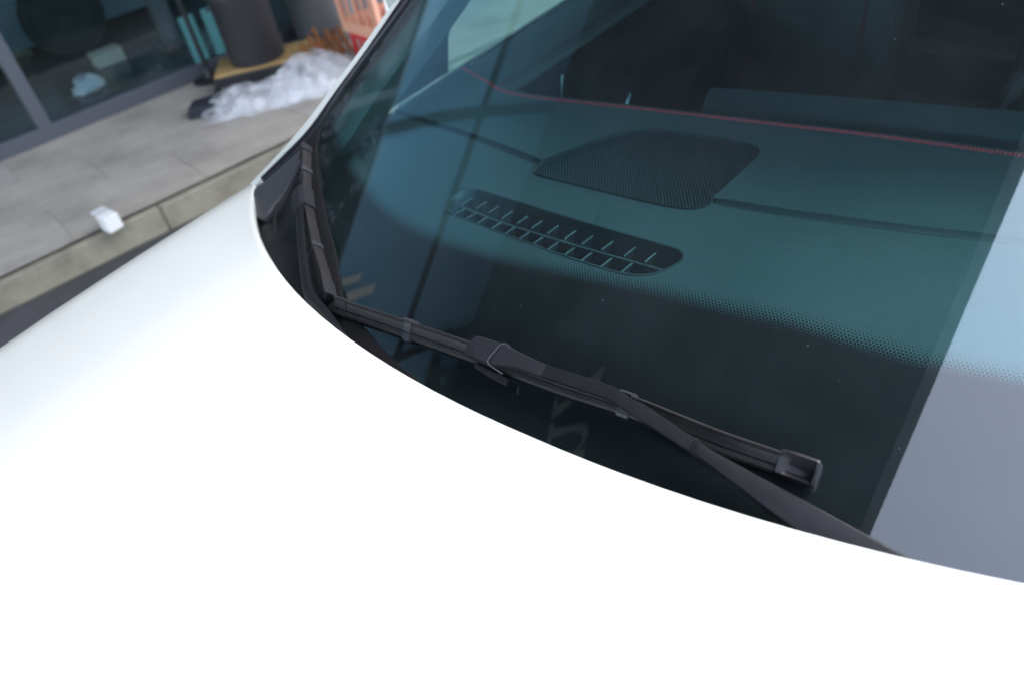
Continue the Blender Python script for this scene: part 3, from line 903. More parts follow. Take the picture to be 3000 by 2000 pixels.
    loft('connector', [low, V, top_], M['armplastic'], w, ang=45)
    # curved bail that clamps the connector round the arm head
    tube('connector_bail', spline(up([(-0.072, 0.4755, 1.0275), (-0.086, 0.479, 1.0295), (-0.0915, 0.477, 1.0290), (-0.0955, 0.468, 1.0245), (-0.0985, 0.460, 1.0195), (-0.0965, 0.4555, 1.0165), (-0.088, 0.4535, 1.0150), (-0.074, 0.4515, 1.0130)], .0008), 4), .0008, M['chrome_dark'], w, 6)
    tube('release_button', spline(up([(-0.0965, .4685, 1.0247), (-.1000, .4680, 1.0240), (-.1010, .4655, 1.0225), (-.0990, .4640, 1.0218)], .0025), 3), .0005, M['dark'], w, 5)
    # lower cheek of the connector
    arm('connector_cheek', [(-.125, .462, 1.002), (-.10, .459, 1.003), (-.075, .457, 1.003)], [(-.122, .457, .999), (-.098, .452, .999), (-.072, .449, .999)], .006, M['blade'], .001)
    return w
M['chrome_dark'] = pm('paler_black_edge', (0.035, 0.035, 0.042), 0.45)  # paler than the other wiper blacks, for the bail wire
wiper_near()

def wiper_far():
    w = empty('wiper', parent=car)
    w['label'] = 'short wiper lying along the far corner of the windscreen'
    h = .008
    pts = [(-0.412, 0.489, 0.977), (-0.45, 0.517, 0.986), (-0.499, 0.552, 0.995), (-0.542, 0.583, 1.004), (-0.592, 0.624, 1.014), (-0.638, 0.669, 1.027), (-0.690, 0.722, 1.042)]
    pts = [ws(p[0], p[2] - h * .87, h) for p in pts]
    fr = frame_path(pts, 24)
    tot = sum((q[0] - p[0]).length for p, q in zip(fr, fr[1:]))
    strip('blade', fr, BL_PROF, M['blade'], w)
    strip('wiping_lip', fr, [(-.002, -.009), (-.003, -.004), (.003, -.004), (.002, -.009)], M['rubber'], w)
    cl = [(u * 1.22, v * 1.14 + .0008) for u, v in BL_PROF]
    for d in (.11, .30):
        strip('clip', seg(fr, d - .006, d + .007), cl, M['clip'], w)
    strip('tip_cap', seg(fr, -1, .030), [(u * 1.15, v * 1.15 + .001) for u, v in BL_PROF], M['armplastic'], w)
    strip('heel_cap', seg(fr, tot - .018, tot + 1), [(u * 1.15, v * 1.15 + .001) for u, v in BL_PROF], M['armplastic'], w)
    strip('connector', seg(fr, .205, .255), [(-.016, -.004), (-.017, .004), (-.014, .018), (.006, .021), (.013, .017), (.0145, -.003)], M['armplastic'], w, ang=35)
    ac = [(-0.600, 0.614, 1.026), (-0.575, 0.594, 1.019), (-0.532, 0.554, 1.007), (-0.486, 0.514, .995), (-0.447, 0.483, 0.984), (-0.390, 0.460, 0.980), (-0.328, 0.433, 0.974), (-0.268, 0.409, 0.966)]
    A = spline(ac, 6); secs = []
    for i, p in enumerate(A):
        t = (A[min(i + 1, len(A) - 1)] - A[max(i - 1, 0)]).normalized(); nn = wsn(p.x)
        a = nn.cross(t).normalized(); a = a if a.y > 0 else -a
        k = 1 + .5 * max(0, (i - 20) / 22)
        secs.append([p - a * .007 * k - nn * .005, p - a * .0075 * k, p - a * .005 * k + nn * .0015, p + a * .005 * k + nn * .0015, p + a * .0075 * k, p + a * .007 * k - nn * .005])
    loft('arm', secs, M['arm'], w, ang=28)
wiper_far()

# ---- dashboard and cabin
DZ = 0.96
VENT = [(-0.441, 0.766), (-0.451, 0.786), (-0.453, 0.814), (-0.438, 0.83), (-0.405, 0.832), (-0.259, 0.818), (-0.152, 0.81), (-0.057, 0.804), (-0.039, 0.798), (-0.032, 0.788), (-0.032, 0.776), (-0.041, 0.754), (-0.052, 0.738), (-0.068, 0.728), (-0.083, 0.724), (-0.111, 0.722), (-0.198, 0.728), (-0.311, 0.74), (-0.39, 0.749), (-0.424, 0.754)]
SPK_REAR = [(-0.376, 0.948), (-0.364, 0.973), (-0.339, 1.024), (-0.307, 1.068), (-0.284, 1.087), (-0.255, 1.101), (-0.217, 1.107), (-0.165, 1.109), (-0.113, 1.107), (-0.077, 1.102), (-0.062, 1.094), (-0.055, 1.082), (-0.053, 1.063), (-0.057, 1.009), (-0.061, 0.963), (-0.064, 0.938)]
SPK_FRONT = [(-0.058, 0.926), (-0.060, 0.916), (-0.066, 0.907), (-0.077, 0.899), (-0.092, 0.895), (-0.128, 0.892), (-0.204, 0.895), (-0.286, 0.899), (-0.329, 0.901), (-0.354, 0.903), (-0.368, 0.909), (-0.374, 0.922), (-.374, .935)]
GRV_L = [(-.80, 1.020), (-0.653, 0.998), (-0.515, 0.973), (-0.376, 0.942)]
GRV_R = [(-0.060, 0.932), (0.042, 0.938), (0.181, 0.953), (0.279, 0.968), (.45, .99), (.80, 1.03)]
STITCH = [(-.80, 1.25), (-.74, 1.222), (-0.691, 1.200), (-0.640, 1.176), (-0.575, 1.164), (-0.485, 1.166), (-0.347, 1.175), (-0.181, 1.183), (-0.018, 1.190), (0.071, 1.194), (0.282, 1.194), (.5, 1.19), (.80, 1.19)]

def dashboard():
    d = empty('dashboard', parent=car)
    HW = .010
    gl = spline([(x, y, 0) for x, y in GRV_L], 5); gr = spline([(x, y, 0) for x, y in GRV_R], 5)
    st = spline([(x, y, 0) for x, y in STITCH], 5)
    spr = spline([(x, y, 0) for x, y in SPK_REAR], 2); spf = spline([(x, y, 0) for x, y in SPK_FRONT], 2)
    vt = spline([(x, y, 0) for x, y in VENT + VENT[:1]], 3)[:-1]
    # rear half: groove(left) -> speaker rear outline -> groove(right) -> stitched edge
    outer = [(p.x, p.y + HW, DZ) for p in gl[:-1]] + [(p.x, p.y, DZ) for p in spr] + [(p.x, p.y + HW, DZ) for p in gr[1:]] + [(p.x, p.y, DZ) for p in st[::-1]]
    fill_poly('leather_top', outer, DZ, M['leather'], d)
    # front half, in two pieces so that the vent opening stays open
    bm = bmesh.new()
    loop = [(p.x, p.y - HW, DZ) for p in gl[:-1]] + [(p.x, p.y, DZ) for p in spf[::-1]] + [(p.x, p.y - HW, DZ) for p in gr[1:]]
    loop += [(.80, .68, DZ), (.74, .64, DZ - .001), (.55, .55, DZ - .004), (.3, .47, DZ - .008), (0, .44, DZ - .008), (-.3, .47, DZ - .008), (-.55, .55, DZ - .004), (-.74, .64, DZ - .001), (-.80, .68, DZ)]
    vs = [bm.verts.new(p) for p in loop]; es = [bm.edges.new((vs[i], vs[(i + 1) % len(vs)])) for i in range(len(vs))]
    v2 = [bm.verts.new((p.x, p.y, DZ)) for p in vt]; es += [bm.edges.new((v2[i], v2[(i + 1) % len(v2)])) for i in range(len(v2))]
    bmesh.ops.triangle_fill(bm, use_beauty=True, use_dissolve=False, edges=es)
    for f in bm.faces:
        if f.normal.z < 0: f.normal_flip()
    me = bpy.data.meshes.new('leather_front'); bm.to_mesh(me); bm.free()
    o = bpy.data.objects.new('leather_front', me); COL.objects.link(o); o.parent = d; me.materials.append(M['leather'])
    # groove
    for g in (gl, gr):
        secs = [[p + Vector((0, HW, DZ)), p + Vector((0, HW * .6, DZ - .0035)), p + Vector((0, 0, DZ - .007)), p + Vector((0, -HW * .6, DZ - .0035)), p + Vector((0, -HW, DZ))] for p in g]
        loft('seam_groove', secs, M['grooveshade'], d, closed=False, caps=False, ang=80)
    # rolled rear edge and fascia below it
    secs = [[p + Vector((0, 0, DZ)), p + Vector((0, .012, DZ - .003)), p + Vector((0, .02, DZ - .012)), p + Vector((0, .02, DZ - .05)), p + Vector((0, .06, DZ - .16)), p + Vector((0, .02, DZ - .36))] for p in st]
    loft('rear_fascia', secs, M['dark'], d, closed=False, caps=False)
    # double row of red stitching, one object for each row
    for off in (-.0035, -.0090):
        V = []; F = []
        acc = 0.0
        P = [(p.x, p.y) for p in spline([(x, y, 0) for x, y in STITCH], 60)]
        pitch, ln = .0056, .0052
        L = [0]
        for a, b in zip(P, P[1:]): L.append(L[-1] + math.hypot(b[0] - a[0], b[1] - a[1]))
        def at(l):
            lo, hi = 0, len(L) - 1
            while hi - lo > 1:
                mid = (lo + hi) // 2
                if L[mid] <= l: lo = mid
                else: hi = mid
            t = (l - L[lo]) / max(1e-9, L[hi] - L[lo])
            return Vector((P[lo][0] + (P[hi][0] - P[lo][0]) * t, P[lo][1] + (P[hi][1] - P[lo][1]) * t, 0))
        l = 0
        while l + ln < L[-1]:
            a = at(l); b = at(l + ln); t = (b - a).normalized(); n = Vector((-t.y, t.x, 0)); m = (a + b) / 2
            base = Vector((0, off, DZ + .0003)); s = len(V)
            w = .0019
            V += [a + base, m - n * w + base, b + base, m + n * w + base, m + base + Vector((0, 0, .0014)), a.lerp(b, .2) + base + Vector((0, 0, .0009)), a.lerp(b, .8) + base + Vector((0, 0, .0009))]
            F += [(s, s + 1, s + 5), (s + 1, s + 4, s + 5), (s + 1, s + 6, s + 4), (s + 1, s + 2, s + 6), (s + 2, s + 3, s + 6), (s + 3, s + 4, s + 6), (s + 3, s + 5, s + 4), (s + 3, s, s + 5)]
            l += pitch
        o = mesh('stitching', V, F, M['thread'], d); tag(o, kind='stuff')
    # speaker grille: recessed tray, rim and ribs
    ring = spr + spf[1:-1]
    secs = [[p + Vector((0, 0, DZ + .0030)) for p in ring], [p * 1.0 + Vector((0, 0, DZ - .0005)) for p in ring], [p + Vector((0, 0, DZ - .006)) for p in ring]]
    V = [v for s in secs for v in s]; n = len(ring); F = []
    for i in range(2): F += [(i * n + j, i * n + (j + 1) % n, (i + 1) * n + (j + 1) % n, (i + 1) * n + j) for j in range(n)]
    mesh('speaker_rim', V, F, M['vent'], d)
    fill_poly('speaker_tray', [(p.x, p.y) for p in ring], DZ - .0055, M['dark'], d)
    poly = [(p.x, p.y) for p in ring]
    dirv = Vector((-.545, .838)).normalized()          # ribs run diagonally
    nor = Vector((dirv.y, -dirv.x))
    off = -.70
    def clip(o_):
        hits = []
        for i in range(len(poly)):
            a = Vector(poly[i]); b = Vector(poly[(i + 1) % len(poly)])
            da, db = a.dot(nor) - o_, b.dot(nor) - o_
            if (da < 0) != (db < 0):
                hits.append((a.lerp(b, da / (da - db))).dot(dirv))
        return sorted(hits)
    o_ = min(Vector(p).dot(nor) for p in poly) + .002
    mx = max(Vector(p).dot(nor) for p in poly)
    while o_ < mx:
        h = clip(o_)
        for a, b in zip(h[::2], h[1::2]):
            a += .0015; b -= .0015
            if b - a < .004: continue
            w = .0013
            A = nor * o_ + dirv * a; B = nor * o_ + dirv * b
            z1, z0 = DZ - .0022, DZ - .0054
            v = []
            for q in (A, B):
                v += [(q.x - nor.x * w, q.y - nor.y * w, z0), (q.x - nor.x * w * .6, q.y - nor.y * w * .6, z1), (q.x + nor.x * w * .6, q.y + nor.y * w * .6, z1), (q.x + nor.x * w, q.y + nor.y * w, z0)]
            mesh('grille_rib', v, [(0, 1, 5, 4), (1, 2, 6, 5), (2, 3, 7, 6), (0, 3, 2, 1), (4, 5, 6, 7)], M['vent'], d)
        o_ += .0046
    # defroster outlet: lip, duct, divider and two rows of fins
    n = len(vt); cx = sum(p.x for p in vt) / n; cy = sum(p.y for p in vt) / n
    def inset(p, k): return Vector((p.x + (cx - p.x) * k * .25, p.y + (cy - p.y) * k, 0))
    secs = [[p + Vector((0, 0, DZ)) for p in vt], [p + Vector((0, 0, DZ + .0015)) for p in vt], [inset(p, .06) + Vector((0, 0, DZ + .001)) for p in vt], [inset(p, .16) + Vector((0, 0, DZ - .010)) for p in vt], [inset(p, .22) + Vector((0, 0, DZ - .05)) for p in vt]]
    V = [v for s in secs for v in s]; F = []
    for i in range(4): F += [(i * n + j, i * n + (j + 1) % n, (i + 1) * n + (j + 1) % n, (i + 1) * n + j) for j in range(n)]
    F.append(tuple(4 * n + j for j in range(n)))
    o = mesh('defroster_vent', V, F, M['vent'], d); smooth_angle(o, 40)
    mid = spline([(-.436, .790, 0), (-0.337, 0.776, 0), (-0.252, 0.770, 0), (-0.173, 0.766, 0), (-0.102, 0.764, 0), (-0.046, 0.762, 0)], 4)
    secs = [[p + Vector((0, dy, DZ + dz)) for dy, dz in ((-.0022, -.008), (.0022, -.008), (.003, -.04), (-.003, -.04))] for p in mid]
    loft('vent_divider', secs, M['vent'], d)
    v, f = box_data(-.0011, .0011, -.0135, .0135, -.036, 0)
    fin0 = None
    up = [(-.425, .8), (-0.395, 0.801), (-0.368, 0.797), (-0.337, 0.793), (-0.305, 0.790), (-0.276, 0.787), (-0.245, 0.785), (-0.213, 0.783), (-0.182, 0.781), (-0.148, 0.780), (-0.111, 0.779), (-0.078, 0.778)]
    lo = [(-.418, .768), (-0.391, 0.766), (-0.365, 0.763), (-0.335, 0.758), (-0.306, 0.755), (-0.277, 0.751), (-0.250, 0.748), (-0.221, 0.745), (-0.191, 0.743), (-0.161, 0.742), (-0.128, 0.741), (-0.096, 0.741)]
    for row, ky in ((up, .92), (lo, 1.12)):
        for x, y in row:
            if fin0 is None:
                o = mesh('vent_fin', v, f, M['fin'], d); fin0 = o
            else:
                o = fin0.copy(); COL.objects.link(o); o.parent = d
            o.location = (x, y, DZ - .005); o.scale = (1, ky, 1)
            o.rotation_euler = (0, R(21), R(-8))
    # screen housing standing behind the stitched edge
    secs = []
    for x, e in ((-.252, -.012), (-.246, -.003), (-.235, 0), (-.1, .006), (.1, .013), (.25, .018), (.45, .022), (.60, .02), (.66, .0)):
        secs.append([Vector((x, 1.268, .80)), Vector((x, 1.271, .918 + e)), Vector((x, 1.276, .927 + e)), Vector((x, 1.300, .947 + e)), Vector((x, 1.307, .950 + e)), Vector((x, 1.311, .947 + e)), Vector((x, 1.30, .80))])
    loft('screen_housing', secs, M['housing'], d, ang=50)
    return d
M['fin'] = pm('vent_fin_plastic', (0.040, 0.045, 0.048), 0.5)
dashboard()

def cabin():
    # doors' inner panels
    for s in (-1, 1):
        secs = []
        for y in (1.05, 1.3, 1.7, 2.1, 2.6):
            secs.append([Vector((s * x, y, z)) for x, z in ((.684, .906), (.70, .88), (.735, .86), (.745, .80), (.70, .72), (.70, .66), (.78, .60), (.79, .25))])
        loft('door_panel', secs, M['dark'], car, closed=False, caps=False)
        secs = [[Vector((s * (x - .03 * max(0, y - 1.2) * (1 - k)), y, z)) for x, z, k in ((.793, .957, 1), (.775, .9585, .8), (.74, .947, .5), (.70, .929, 0), (.688, .922, 0), (.683, .913, 0), (.684, .9065, 0))] for y in (1.05, 1.2, 1.4, 1.7, 2.1, 2.6)]
        loft('door_top_pad', secs, M['leather'], car, closed=False, caps=False)
        tube('door_stitching', [(s * (.701 - .03 * max(0, y - 1.2)), y, .931) for y in (1.10, 1.2, 1.5, 1.8, 2.2)], .0015, M['seatthread'], car, 5)
        for y, z, h in ((1.445, .80, .058), (1.73, .652, .036)):
            tube('door_pull', [(s * .70, y, z), (s * .70, y + .010, z + h * .5), (s * .70, y + .022, z + h), (s * .715, y + .026, z + h)], .0042, M['chrome'], car, 8)
    def seat(x):
        se = empty('seat', (x, 1.95, .25), 0, car)
        def cush(name, secs_def):
            secs = []
            for (y, z, w, t, tilt) in secs_def:
                c = Vector((0, y, z)); ax = Vector((0, -math.sin(tilt), math.cos(tilt)))
                ring = []
                for k in range(16):
                    a = 2 * math.pi * k / 16
                    cx_ = math.copysign(abs(math.cos(a)) ** .45, math.cos(a)); sn = math.copysign(abs(math.sin(a)) ** .6, math.sin(a))
                    ring.append(c + Vector((cx_ * w, 0, 0)) + ax * sn * t)
                secs.append(ring)
            return loft(name, secs, M['seat'], se, ang=80)
        cush('cushion', [(-.30, .24, .22, .03, 0), (-.26, .25, .25, .07, 0), (-.1, .24, .26, .08, 0), (.1, .22, .26, .08, 0), (.22, .20, .25, .06, 0)])
        bk = [(.14, .20, .23, .06, 1.3), (.18, .30, .25, .085, 1.3), (.24, .50, .25, .085, 1.3), (.29, .68, .24, .075, 1.3), (.32, .76, .20, .06, 1.3), (.33, .80, .14, .04, 1.3)]
        cush('backrest', bk)
        cush('headrest', [(.33, .82, .10, .03, 1.3), (.33, .85, .14, .05, 1.3), (.35, .95, .14, .05, 1.3), (.36, 1.0, .10, .03, 1.3)])
        for px in (-.15, .15):
            tube('seat_piping', [(px, .09, .30), (px, .148, .50), (px * .96, .205, .68), (px * .8, .25, .76)], .0035, M['seatthread'], se, 6)
        for z in (.38, .62):
            tube('seat_piping', [(-.14, .10 + (z - .3) * .28 + .003, z), (0, .10 + (z - .3) * .28 - .004, z), (.14, .10 + (z - .3) * .28 + .003, z)], .003, M['seatthread'], se, 6)
    seat(-.37); seat(.37)
    secs = [[Vector((x, y, z)) for y, z in ((2.45, .28), (2.5, .55), (2.75, .52), (2.85, .95), (2.95, .96), (2.95, .28))] for x in (-.68, -.3, 0, .3, .68)]
    loft('rear_bench', secs, M['seat'], car, ang=50)
    box('centre_console', (-.13, .13, 1.20, 2.1, .22, .62), M['dark'], car, .02)
    # steering wheel on the driver's side
    sw = empty('steering_wheel', (.38, 1.47, .86), 0, car); sw.rotation_euler = (R(68), 0, 0)
    secs = []
    for k in range(33):
        a = 2 * math.pi * k / 32; c = Vector((math.cos(a), math.sin(a), 0))
        secs.append([c * (.18 + .015 * math.cos(b)) + Vector((0, 0, .015 * math.sin(b))) for b in [2 * math.pi * j / 8 for j in range(8)]])
    loft('rim', secs, M['dark'], sw, caps=False)
    box('hub', (-.16, .16, -.05, .05, -.02, .02), M['dark'], sw, .015)
    box('column', (-.035, .035, -.035, .035, -.25, -.021), M['dark'], sw, .01)
cabin()

# ------------------------------------------------------------------ things on the pavement
def street_things():
    # small carton at the kerb
    p = bf(*((lambda v: ((v - B0).dot(BU), (v - B0).dot(BN)))(Vector((-2.823, 1.127, 0)))), SW)
    c = empty('drink_carton', p, ROT_B + R(12)); tag(c, 'small white carton lying on the kerb edge', 'carton')
    v, f = box_data(-.030, .032, -.034, .030, .0, .068); o = mesh('box_body', v, f, M['card'], c); bevel(o, .003)
    mesh('flap', [(-.031, -.034, .069), (-.031, .03, .069), (-.062, .024, .080), (-.062, -.034, .080)], [(0, 1, 2, 3)], M['flap'], c)

    # thin black post on a flat base
    po = bempty('display_post', 1.16, .12, SW); tag(po, 'thin black post on a flat base against the shop window', 'post')
    tube('pole', [(0, 0, .012), (0, 0, 1.25)], .014, M['blackmetal'], po, 10)
    tube('base_plate', [(0, 0, 0), (0, 0, .012)], .10, M['blackmetal'], po, 24)
    tube('collar', [(0, 0, .0121), (0, 0, .06), (0, 0, .075)], [.03, .026, .015], M['blackmetal'], po, 14)
    # frosted strips standing behind the post
    for i, (u0, u1) in enumerate(((1.15, 1.235), (1.285, 1.40))):
        t = bempty('frosted_panel', 0, 0, 0)
        tag(t, 'narrow frosted teal panel left of the black post' if i == 0 else 'wider frosted teal panel right of the black post', 'panel', 'teal panels at the shop window')
        box('sheet', (.006, .010, u0, u1, SW + .076, .46), M['teal'], t, .002)
        box('clip', (.0101, .016, u0 + .03, u1 - .03, .44, .455), M['blackmetal'], t, .002)

    # drums
    def drum(name, u, d, r, h, mat, label, z=SW):
        e = bempty(name, u, d, z); tag(e, label, 'drum', 'drums by the shop window')
        tube('drum_body', [(0, 0, 0), (0, 0, .02), (0, 0, h * .33), (0, 0, h * .34), (0, 0, h * .36), (0, 0, h * .37), (0, 0, h * .66), (0, 0, h * .67), (0, 0, h * .69), (0, 0, h * .70), (0, 0, h)], [r * .97, r, r, r * 1.02, r * 1.02, r, r, r * 1.02, r * 1.02, r, r], M[mat], e, 40)
        tube('drum_rim', [(0, 0, h + .001), (0, 0, h + .02)], r * 1.03, M[mat], e, 40)
        return e
    drum('black_drum', 1.37, .39, .15, 1.0, 'drum1', 'tall black drum standing on the low trolley', SW + .0951)
    drum('grey_drum', 1.90, .24, .19, 1.05, 'drum2', 'tall grey drum behind the broken timber')

    # low trolley with a plywood deck
    tr = bempty('low_trolley', 1.37, .40, SW); tr.rotation_euler = (0, 0, ROT_B - R(31)); tag(tr, 'low black trolley with a plywood deck under the black drum', 'trolley')
    box('plywood_deck', (-.13, .15, -.24, .30, .083, .095), M['ply'], tr, .002)
    box('steel_frame', (-.14, .16, -.25, .31, .030, .0825), M['blackmetal'], tr, .006)
    for sx in (-1, 1):
        for sy in (-1, 1):
            tube('castor', [(sx * .13 - .012, sy * .25, .0175), (sx * .13 + .012, sy * .25, .0175)], .017, M['blackmetal'], tr, 16)
    ft = bempty('rubber_foot', .955, .58, SW); ft.rotation_euler = (0, 0, ROT_B - R(31)); tag(ft, 'black rubber foot block beside the clear film', 'rubber block')
    secs = [[Vector((x, y, z)) for x, y in ((-.07, -.10), (.06, -.11), (.08, .0), (.07, .12), (-.07, .12), (-.09, 0))] for z in (0, .03)]
    secs.append([Vector((v.x * .8, v.y * .85, .055)) for v in secs[0]])
    loft('block', secs, M['rubberfoot'], ft, ang=30)

    # broken timber pieces
    rnd = random.Random(3)
    for i in range(11):
        v, f = box_data(-.010, .010, -.011, .011, 0, .15 + rnd.uniform(-.04, .05))
        o = mesh('timber_piece', v, f, M['wood']); bevel(o, .003, 1)
        o.location = bf(1.55 + .030 * i, .60 + .02 * rnd.uniform(-1, 1), SW + .002)
        o.rotation_euler = (rnd.uniform(-.25, .25), R(-14), ROT_B)
        tag(o, 'rusty brown timber offcut leaning behind the clear film', 'timber', 'timber offcuts')

    # crates
    def crate(name, u, d, z, w, l, h, mat, label, lab=True, rz=0):
        e = bempty(name, u, d, z); e.rotation_euler = (0, 0, ROT_B + rz); tag(e, label, 'crate', 'stacked plastic crates')
        t = .012
        def wall(axis, s):
            # frame with an open window so the side reads as a crate
            n = 4
            for a0, a1, z0, z1 in ((-1, 1, 0, .22), (-1, 1, .78, 1), (-1, -.86, .2201, .7799), (.86, 1, .2201, .7799), (-.5, -.42, .2201, .7799), (.42, .5, .2201, .7799), (-.05, .05, .2201, .7799)):
                if axis == 'x': b = (s * w / 2 - t / 2, s * w / 2 + t / 2, a0 * l / 2, a1 * l / 2, z0 * h, z1 * h)
                else: b = (a0 * (w / 2 - t), a1 * (w / 2 - t), s * l / 2 - t / 2, s * l / 2 + t / 2, z0 * h, z1 * h)
                yield b
        for ax in 'xy':
            for s in (-1, 1):
                V = []; F = []
                for b in wall(ax, s):
                    v, f = box_data(*b); k = len(V); V += v; F += [tuple(i + k for i in q) for q in f]
                mesh('crate_side', V, F, M[mat], e)
        box('crate_floor', (-w / 2 + t, w / 2 - t, -l / 2 + t, l / 2 - t, 0.002, .014), M[mat], e)
        if lab: box('label', (w / 2 + t / 2 + .001, w / 2 + t / 2 + .003, -l * .34, l * .40, h * .30, h * .72), M['label'], e)
        return e
    crate('red_crate', 1.93, .95, SW, .34, .36, .17, 'crate_r', 'red plastic crate at the bottom of the stack', False)
    crate('salmon_crate', 1.93, .95, SW + .172, .37, .40, .26, 'crate_o', 'salmon plastic crate with a white label on the red crate')
    crate('upper_salmon_crate', 1.935, .94, SW + .434, .37, .40, .26, 'crate_o', 'topmost salmon plastic crate of the stack', False, .05)

    # crumpled clear film
    rnd = random.Random(11)
    def film(name, cx_, cy_, lx, ly, hz, rz, label, seed):
        rr = random.Random(seed)
        NU, NV = 40, 28
        V = []; F = []
        for lay in (1.0, .72, .42):
            base = len(V)
            ph = [(rr.uniform(-9, 9), rr.uniform(-9, 9), rr.uniform(0, 6.28), rr.uniform(.3, 1)) for _ in range(9)]
            for i in range(NU):
                for j in range(NV):
                    u = i / (NU - 1) * 2 - 1; v = j / (NV - 1) * 2 - 1
                    edge = max(0, 1 - (abs(u) ** 2.5 + abs(v) ** 2.5))
                    s = sum(a * math.sin(p * u + q * v + f_) for p, q, f_, a in ph) / 6
                    fold = 1 - abs(s) * 1.5
                    z = hz * (edge ** .6) * (.55 + .60 * fold) * lay + .004
                    V.append((u * lx * (1 + .16 * math.sin(5 * v + seed + lay * 9)) + .10 * s * lx, v * ly * (1 + .18 * math.sin(4 * u + seed + lay * 7)) + .10 * s * ly, max(.004, z)))
            for i in range(NU - 1):
                for j in range(NV - 1):
                    a = base + i * NV + j; F.append((a, a + NV, a + NV + 1, a + 1))
        o = mesh(name, V, F, M['film']); smooth_angle(o, 28)
        o.location = bf(cx_, cy_, SW); o.rotation_euler = (0, 0, ROT_B + rz)
        return tag(o, label, 'plastic film', 'clear film on the pavement')
    film('plastic_film', 1.16, .74, .16, .26, .09, R(-28), 'flat crumpled clear plastic film spread on the pavement', 2)
    film('plastic_film', 1.45, .84, .18, .24, .15, R(-20), 'tall heap of crumpled clear plastic film before the timber', 5)
street_things()

# car added inside the shop in place of one mirrored in the left window
def mirrored_car_stand_in():
    e = bempty('mirrored_car_stand_in', .87, -1.36, SW); tag(e, 'dark car with a red stripe, added inside the shop in place of a window reflection', 'car')
    secs = []
    for y, w, zt in ((-2.6, .70, .50), (-2.5, .82, .62), (-1.6, .88, .74), (-.6, .90, .80), (.4, .90, .80), (1.0, .86, .72), (1.35, .74, .55)):
        secs.append([Vector((-w * .5 * 2 + w, y, z)) for w, z in ((0, .15), (.0, .18), (-.02, .4), (-.04, zt * .8), (-.14, zt), (-.7, zt + .05), (-1.6, zt), (-1.7, .4), (-1.68, .15))])
    secs = []
    for y, k, zt in ((-2.6, .80, .50), (-2.5, .92, .62), (-1.6, .98, .74), (-.6, 1.0, .80), (.4, 1.0, .80), (1.0, .96, .72), (1.35, .82, .55)):
        hw = .85 * k
        secs.append([Vector((-.85 + x * hw, y, z)) for x, z in ((1.0, .15), (1.0, .38), (.99, .45), (.96, zt * .85), (.86, zt), (0, zt + .06), (-.86, zt), (-1.0, .45), (-1.0, .15))])
    loft('body', secs, M['mirrorcar'], e, ang=40)
    secs = [[Vector((-.85 + x * hw, y, z)) for x, z in ((1, .80), (.75, zt), (-.75, zt), (-1, .80))] for y, hw, zt in ((-2.1, .78, .84), (-1.5, .78, 1.28), (-.5, .78, 1.30), (.1, .8, .84))]
    loft('cabin', secs, M['dark'], e, ang=30)
    loft('red_stripe', [[Vector((.001 + x, y, z)) for x, z in ((-.06, .50), (.012, .505), (.012, .565), (-.06, .57))] for y in (-1.55, -1.2, -.8, -.45)], M['redcar'], e)
    for y in (0, -2.0):
        w = empty('wheel', (-.07, y, .265), 0, e)
        secs = []
        for k in range(33):
            a = 2 * math.pi * k / 32
            secs.append([Vector((x, r * math.cos(a), r * math.sin(a))) for r, x in ((.18, -.09), (.25, -.10), (.265, -.06), (.265, .06), (.25, .095), (.18, .09))])
        loft('tyre', secs, M['tyre'], w, caps=False)
        V = [(.096, .185 * math.cos(2 * math.pi * k / 24), .185 * math.sin(2 * math.pi * k / 24)) for k in range(24)] + [(.080, 0, 0)]
        mesh('rim', V, [(k, (k + 1) % 24, 24) for k in range(24)], M['darkrim'], w)
M['darkrim'] = pm('dark_wheel_trim', (0.02, 0.02, 0.021), 0.5)
M['mirrorcar'] = pm('slate_car_paint', (0.09, 0.11, 0.13), 0.3, coat=1)
mirrored_car_stand_in()

def reflection_stand_ins():  # solid things added behind the glass in place of reflections in it
    for u, d, w, h, mat, lab in ((.58, -2.0, .045, 1.0, 'letterp', 'pale yellow post added behind the left window in place of a reflected strip'), (1.30, -.78, .05, .8, 'drum2', 'grey post added behind the frosted panels in place of a reflected strip')):
        e = bempty('reflection_post', u, d, SW); tag(e, lab, 'post')  # posts put in where the window mirrors upright strips
        box('post', (-w, w, -w, w, .012, h), M[mat], e, .006)
        box('foot_plate', (-w * 2, w * 2, -w * 2, w * 2, 0, .0119), M[mat], e, .003)
    e = bempty('reflection_box', .92, -.95, SW); tag(e, 'cream box added on the shop floor in place of a window reflection', 'box')  # box put in for a cream shape mirrored in the window
    box('box_body', (-.07, .07, -.09, .09, 0, .07), M['letterp'], e, .004)
    box('lid', (-.073, .073, -.093, .093, .0701, .082), M['letterp'], e, .003)
    rr = random.Random(4)
    V = []; F = []
    n = 12
    for i in range(7):
        for k in range(n):
            a = 2 * math.pi * k / n; t = i / 6
            r = .09 * (1 - .55 * t ** 2.2) * rr.uniform(.75, 1.2)
            V.append((r * math.cos(a), r * math.sin(a), .085 * t * rr.uniform(.85, 1.1) + .002))
    for i in range(6):
        F += [(i * n + k, i * n + (k + 1) % n, (i + 1) * n + (k + 1) % n, (i + 1) * n + k) for k in range(n)]
    F.append(tuple(6 * n + k for k in range(n)))
    o = mesh('reflection_bag', V, F, M['bag']); smooth_angle(o, 30); o.location = bf(.66, -.55, SW); o.rotation_euler = (0, 0, ROT_B)  # bag put in for a pale blob mirrored in the window
    tag(o, 'small white bag added on the shop floor in place of a window reflection', 'bag')
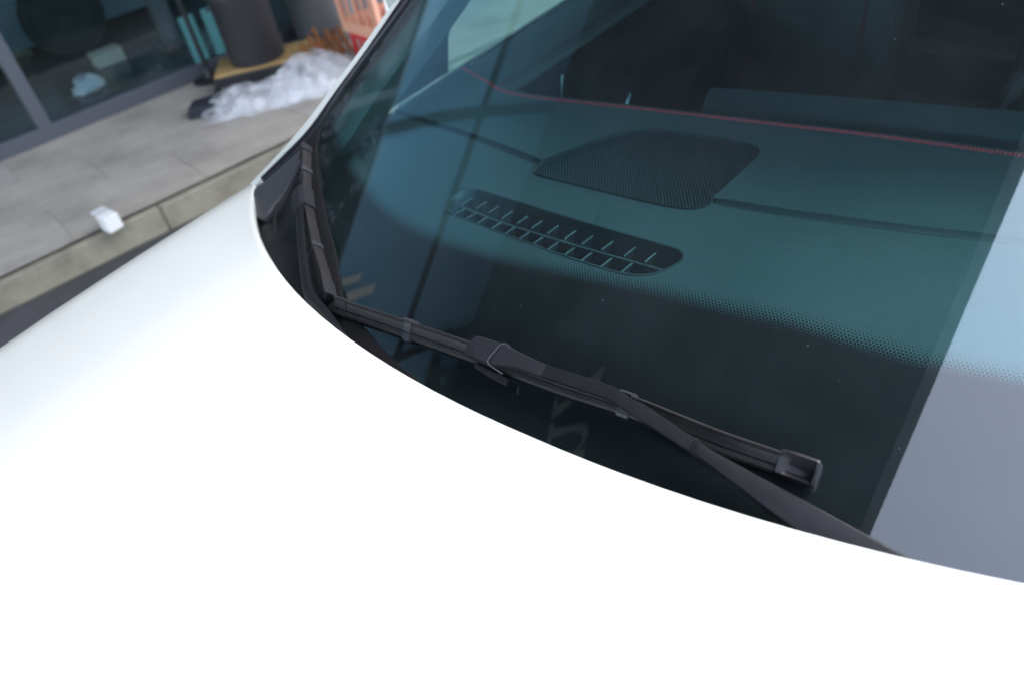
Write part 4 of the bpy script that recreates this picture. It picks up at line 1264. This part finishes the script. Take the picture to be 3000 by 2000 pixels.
M['bag'] = pm('white_reflection_bag', (0.65, 0.68, 0.75), 0.4)
reflection_stand_ins()

# ------------------------------------------------------------------ street trees on the far side of the road
def tree(x, y, h, seed, label):
    rr = random.Random(seed)
    t = empty('street_tree', (x, y, 0)); tag(t, label, 'tree', 'street trees across the road')
    pts = [Vector((0, 0, -.05)), Vector((.05, .02, h * .2)), Vector((-.04, .05, h * .4)), Vector((.05, -.03, h * .62)), Vector((.02, .02, h * .8))]
    tube('trunk', spline(pts, 3), [.16 - .010 * k for k in range(13)], M['bark'], t, 10)
    V = []; F = []
    clumps = []
    for k in range(80):
        a = rr.uniform(0, 6.28); rad = h * .30 * math.sqrt(rr.random()); z = h * (.42 + .55 * rr.random())
        rad *= 1.0 - .55 * max(0, (z / h - .6) / .4)
        clumps.append((Vector((rad * math.cos(a), rad * math.sin(a), z)), rr.uniform(.35, .8) * h / 8))
    for k in range(9):
        c, _ = clumps[k * 5]
        b0 = pts[2].lerp(pts[4], rr.random())
        tube('limb', [b0, b0.lerp(c, .5) + Vector((0, 0, .15)), c], [.05, .032, .012], M['bark'], t, 6)
    for c, r in clumps:
        for _ in range(120):
            d = Vector((rr.gauss(0, 1), rr.gauss(0, 1), rr.gauss(0, .8))).normalized() * r * rr.random() ** .4
            p = c + d
            s = rr.uniform(.06, .13)
            n = Vector((rr.gauss(0, 1), rr.gauss(0, 1), rr.gauss(.6, 1))).normalized(); u = n.orthogonal().normalized() * s; w = n.cross(u) * .55
            k = len(V); V += [p - u, p + w, p + u, p - w]; F.append((k, k + 1, k + 2, k + 3))
    me = bpy.data.meshes.new('crown'); me.from_pydata(V, [], F); me.materials.append(M['leaf'])
    o = bpy.data.objects.new('crown', me); COL.objects.link(o); o.parent = t
for i, (x, y, h, lab) in enumerate(((11.0, -2.6, 11.0, 'leafy street tree across the road, opposite the windscreen'), (11.6, -6.2, 11.6, 'tallest leafy street tree across the road, ahead of the car'), (10.8, -10.0, 10.6, 'leafy street tree across the road, farthest ahead of the car'))):
    tree(x, y, h, 20 + i, lab)
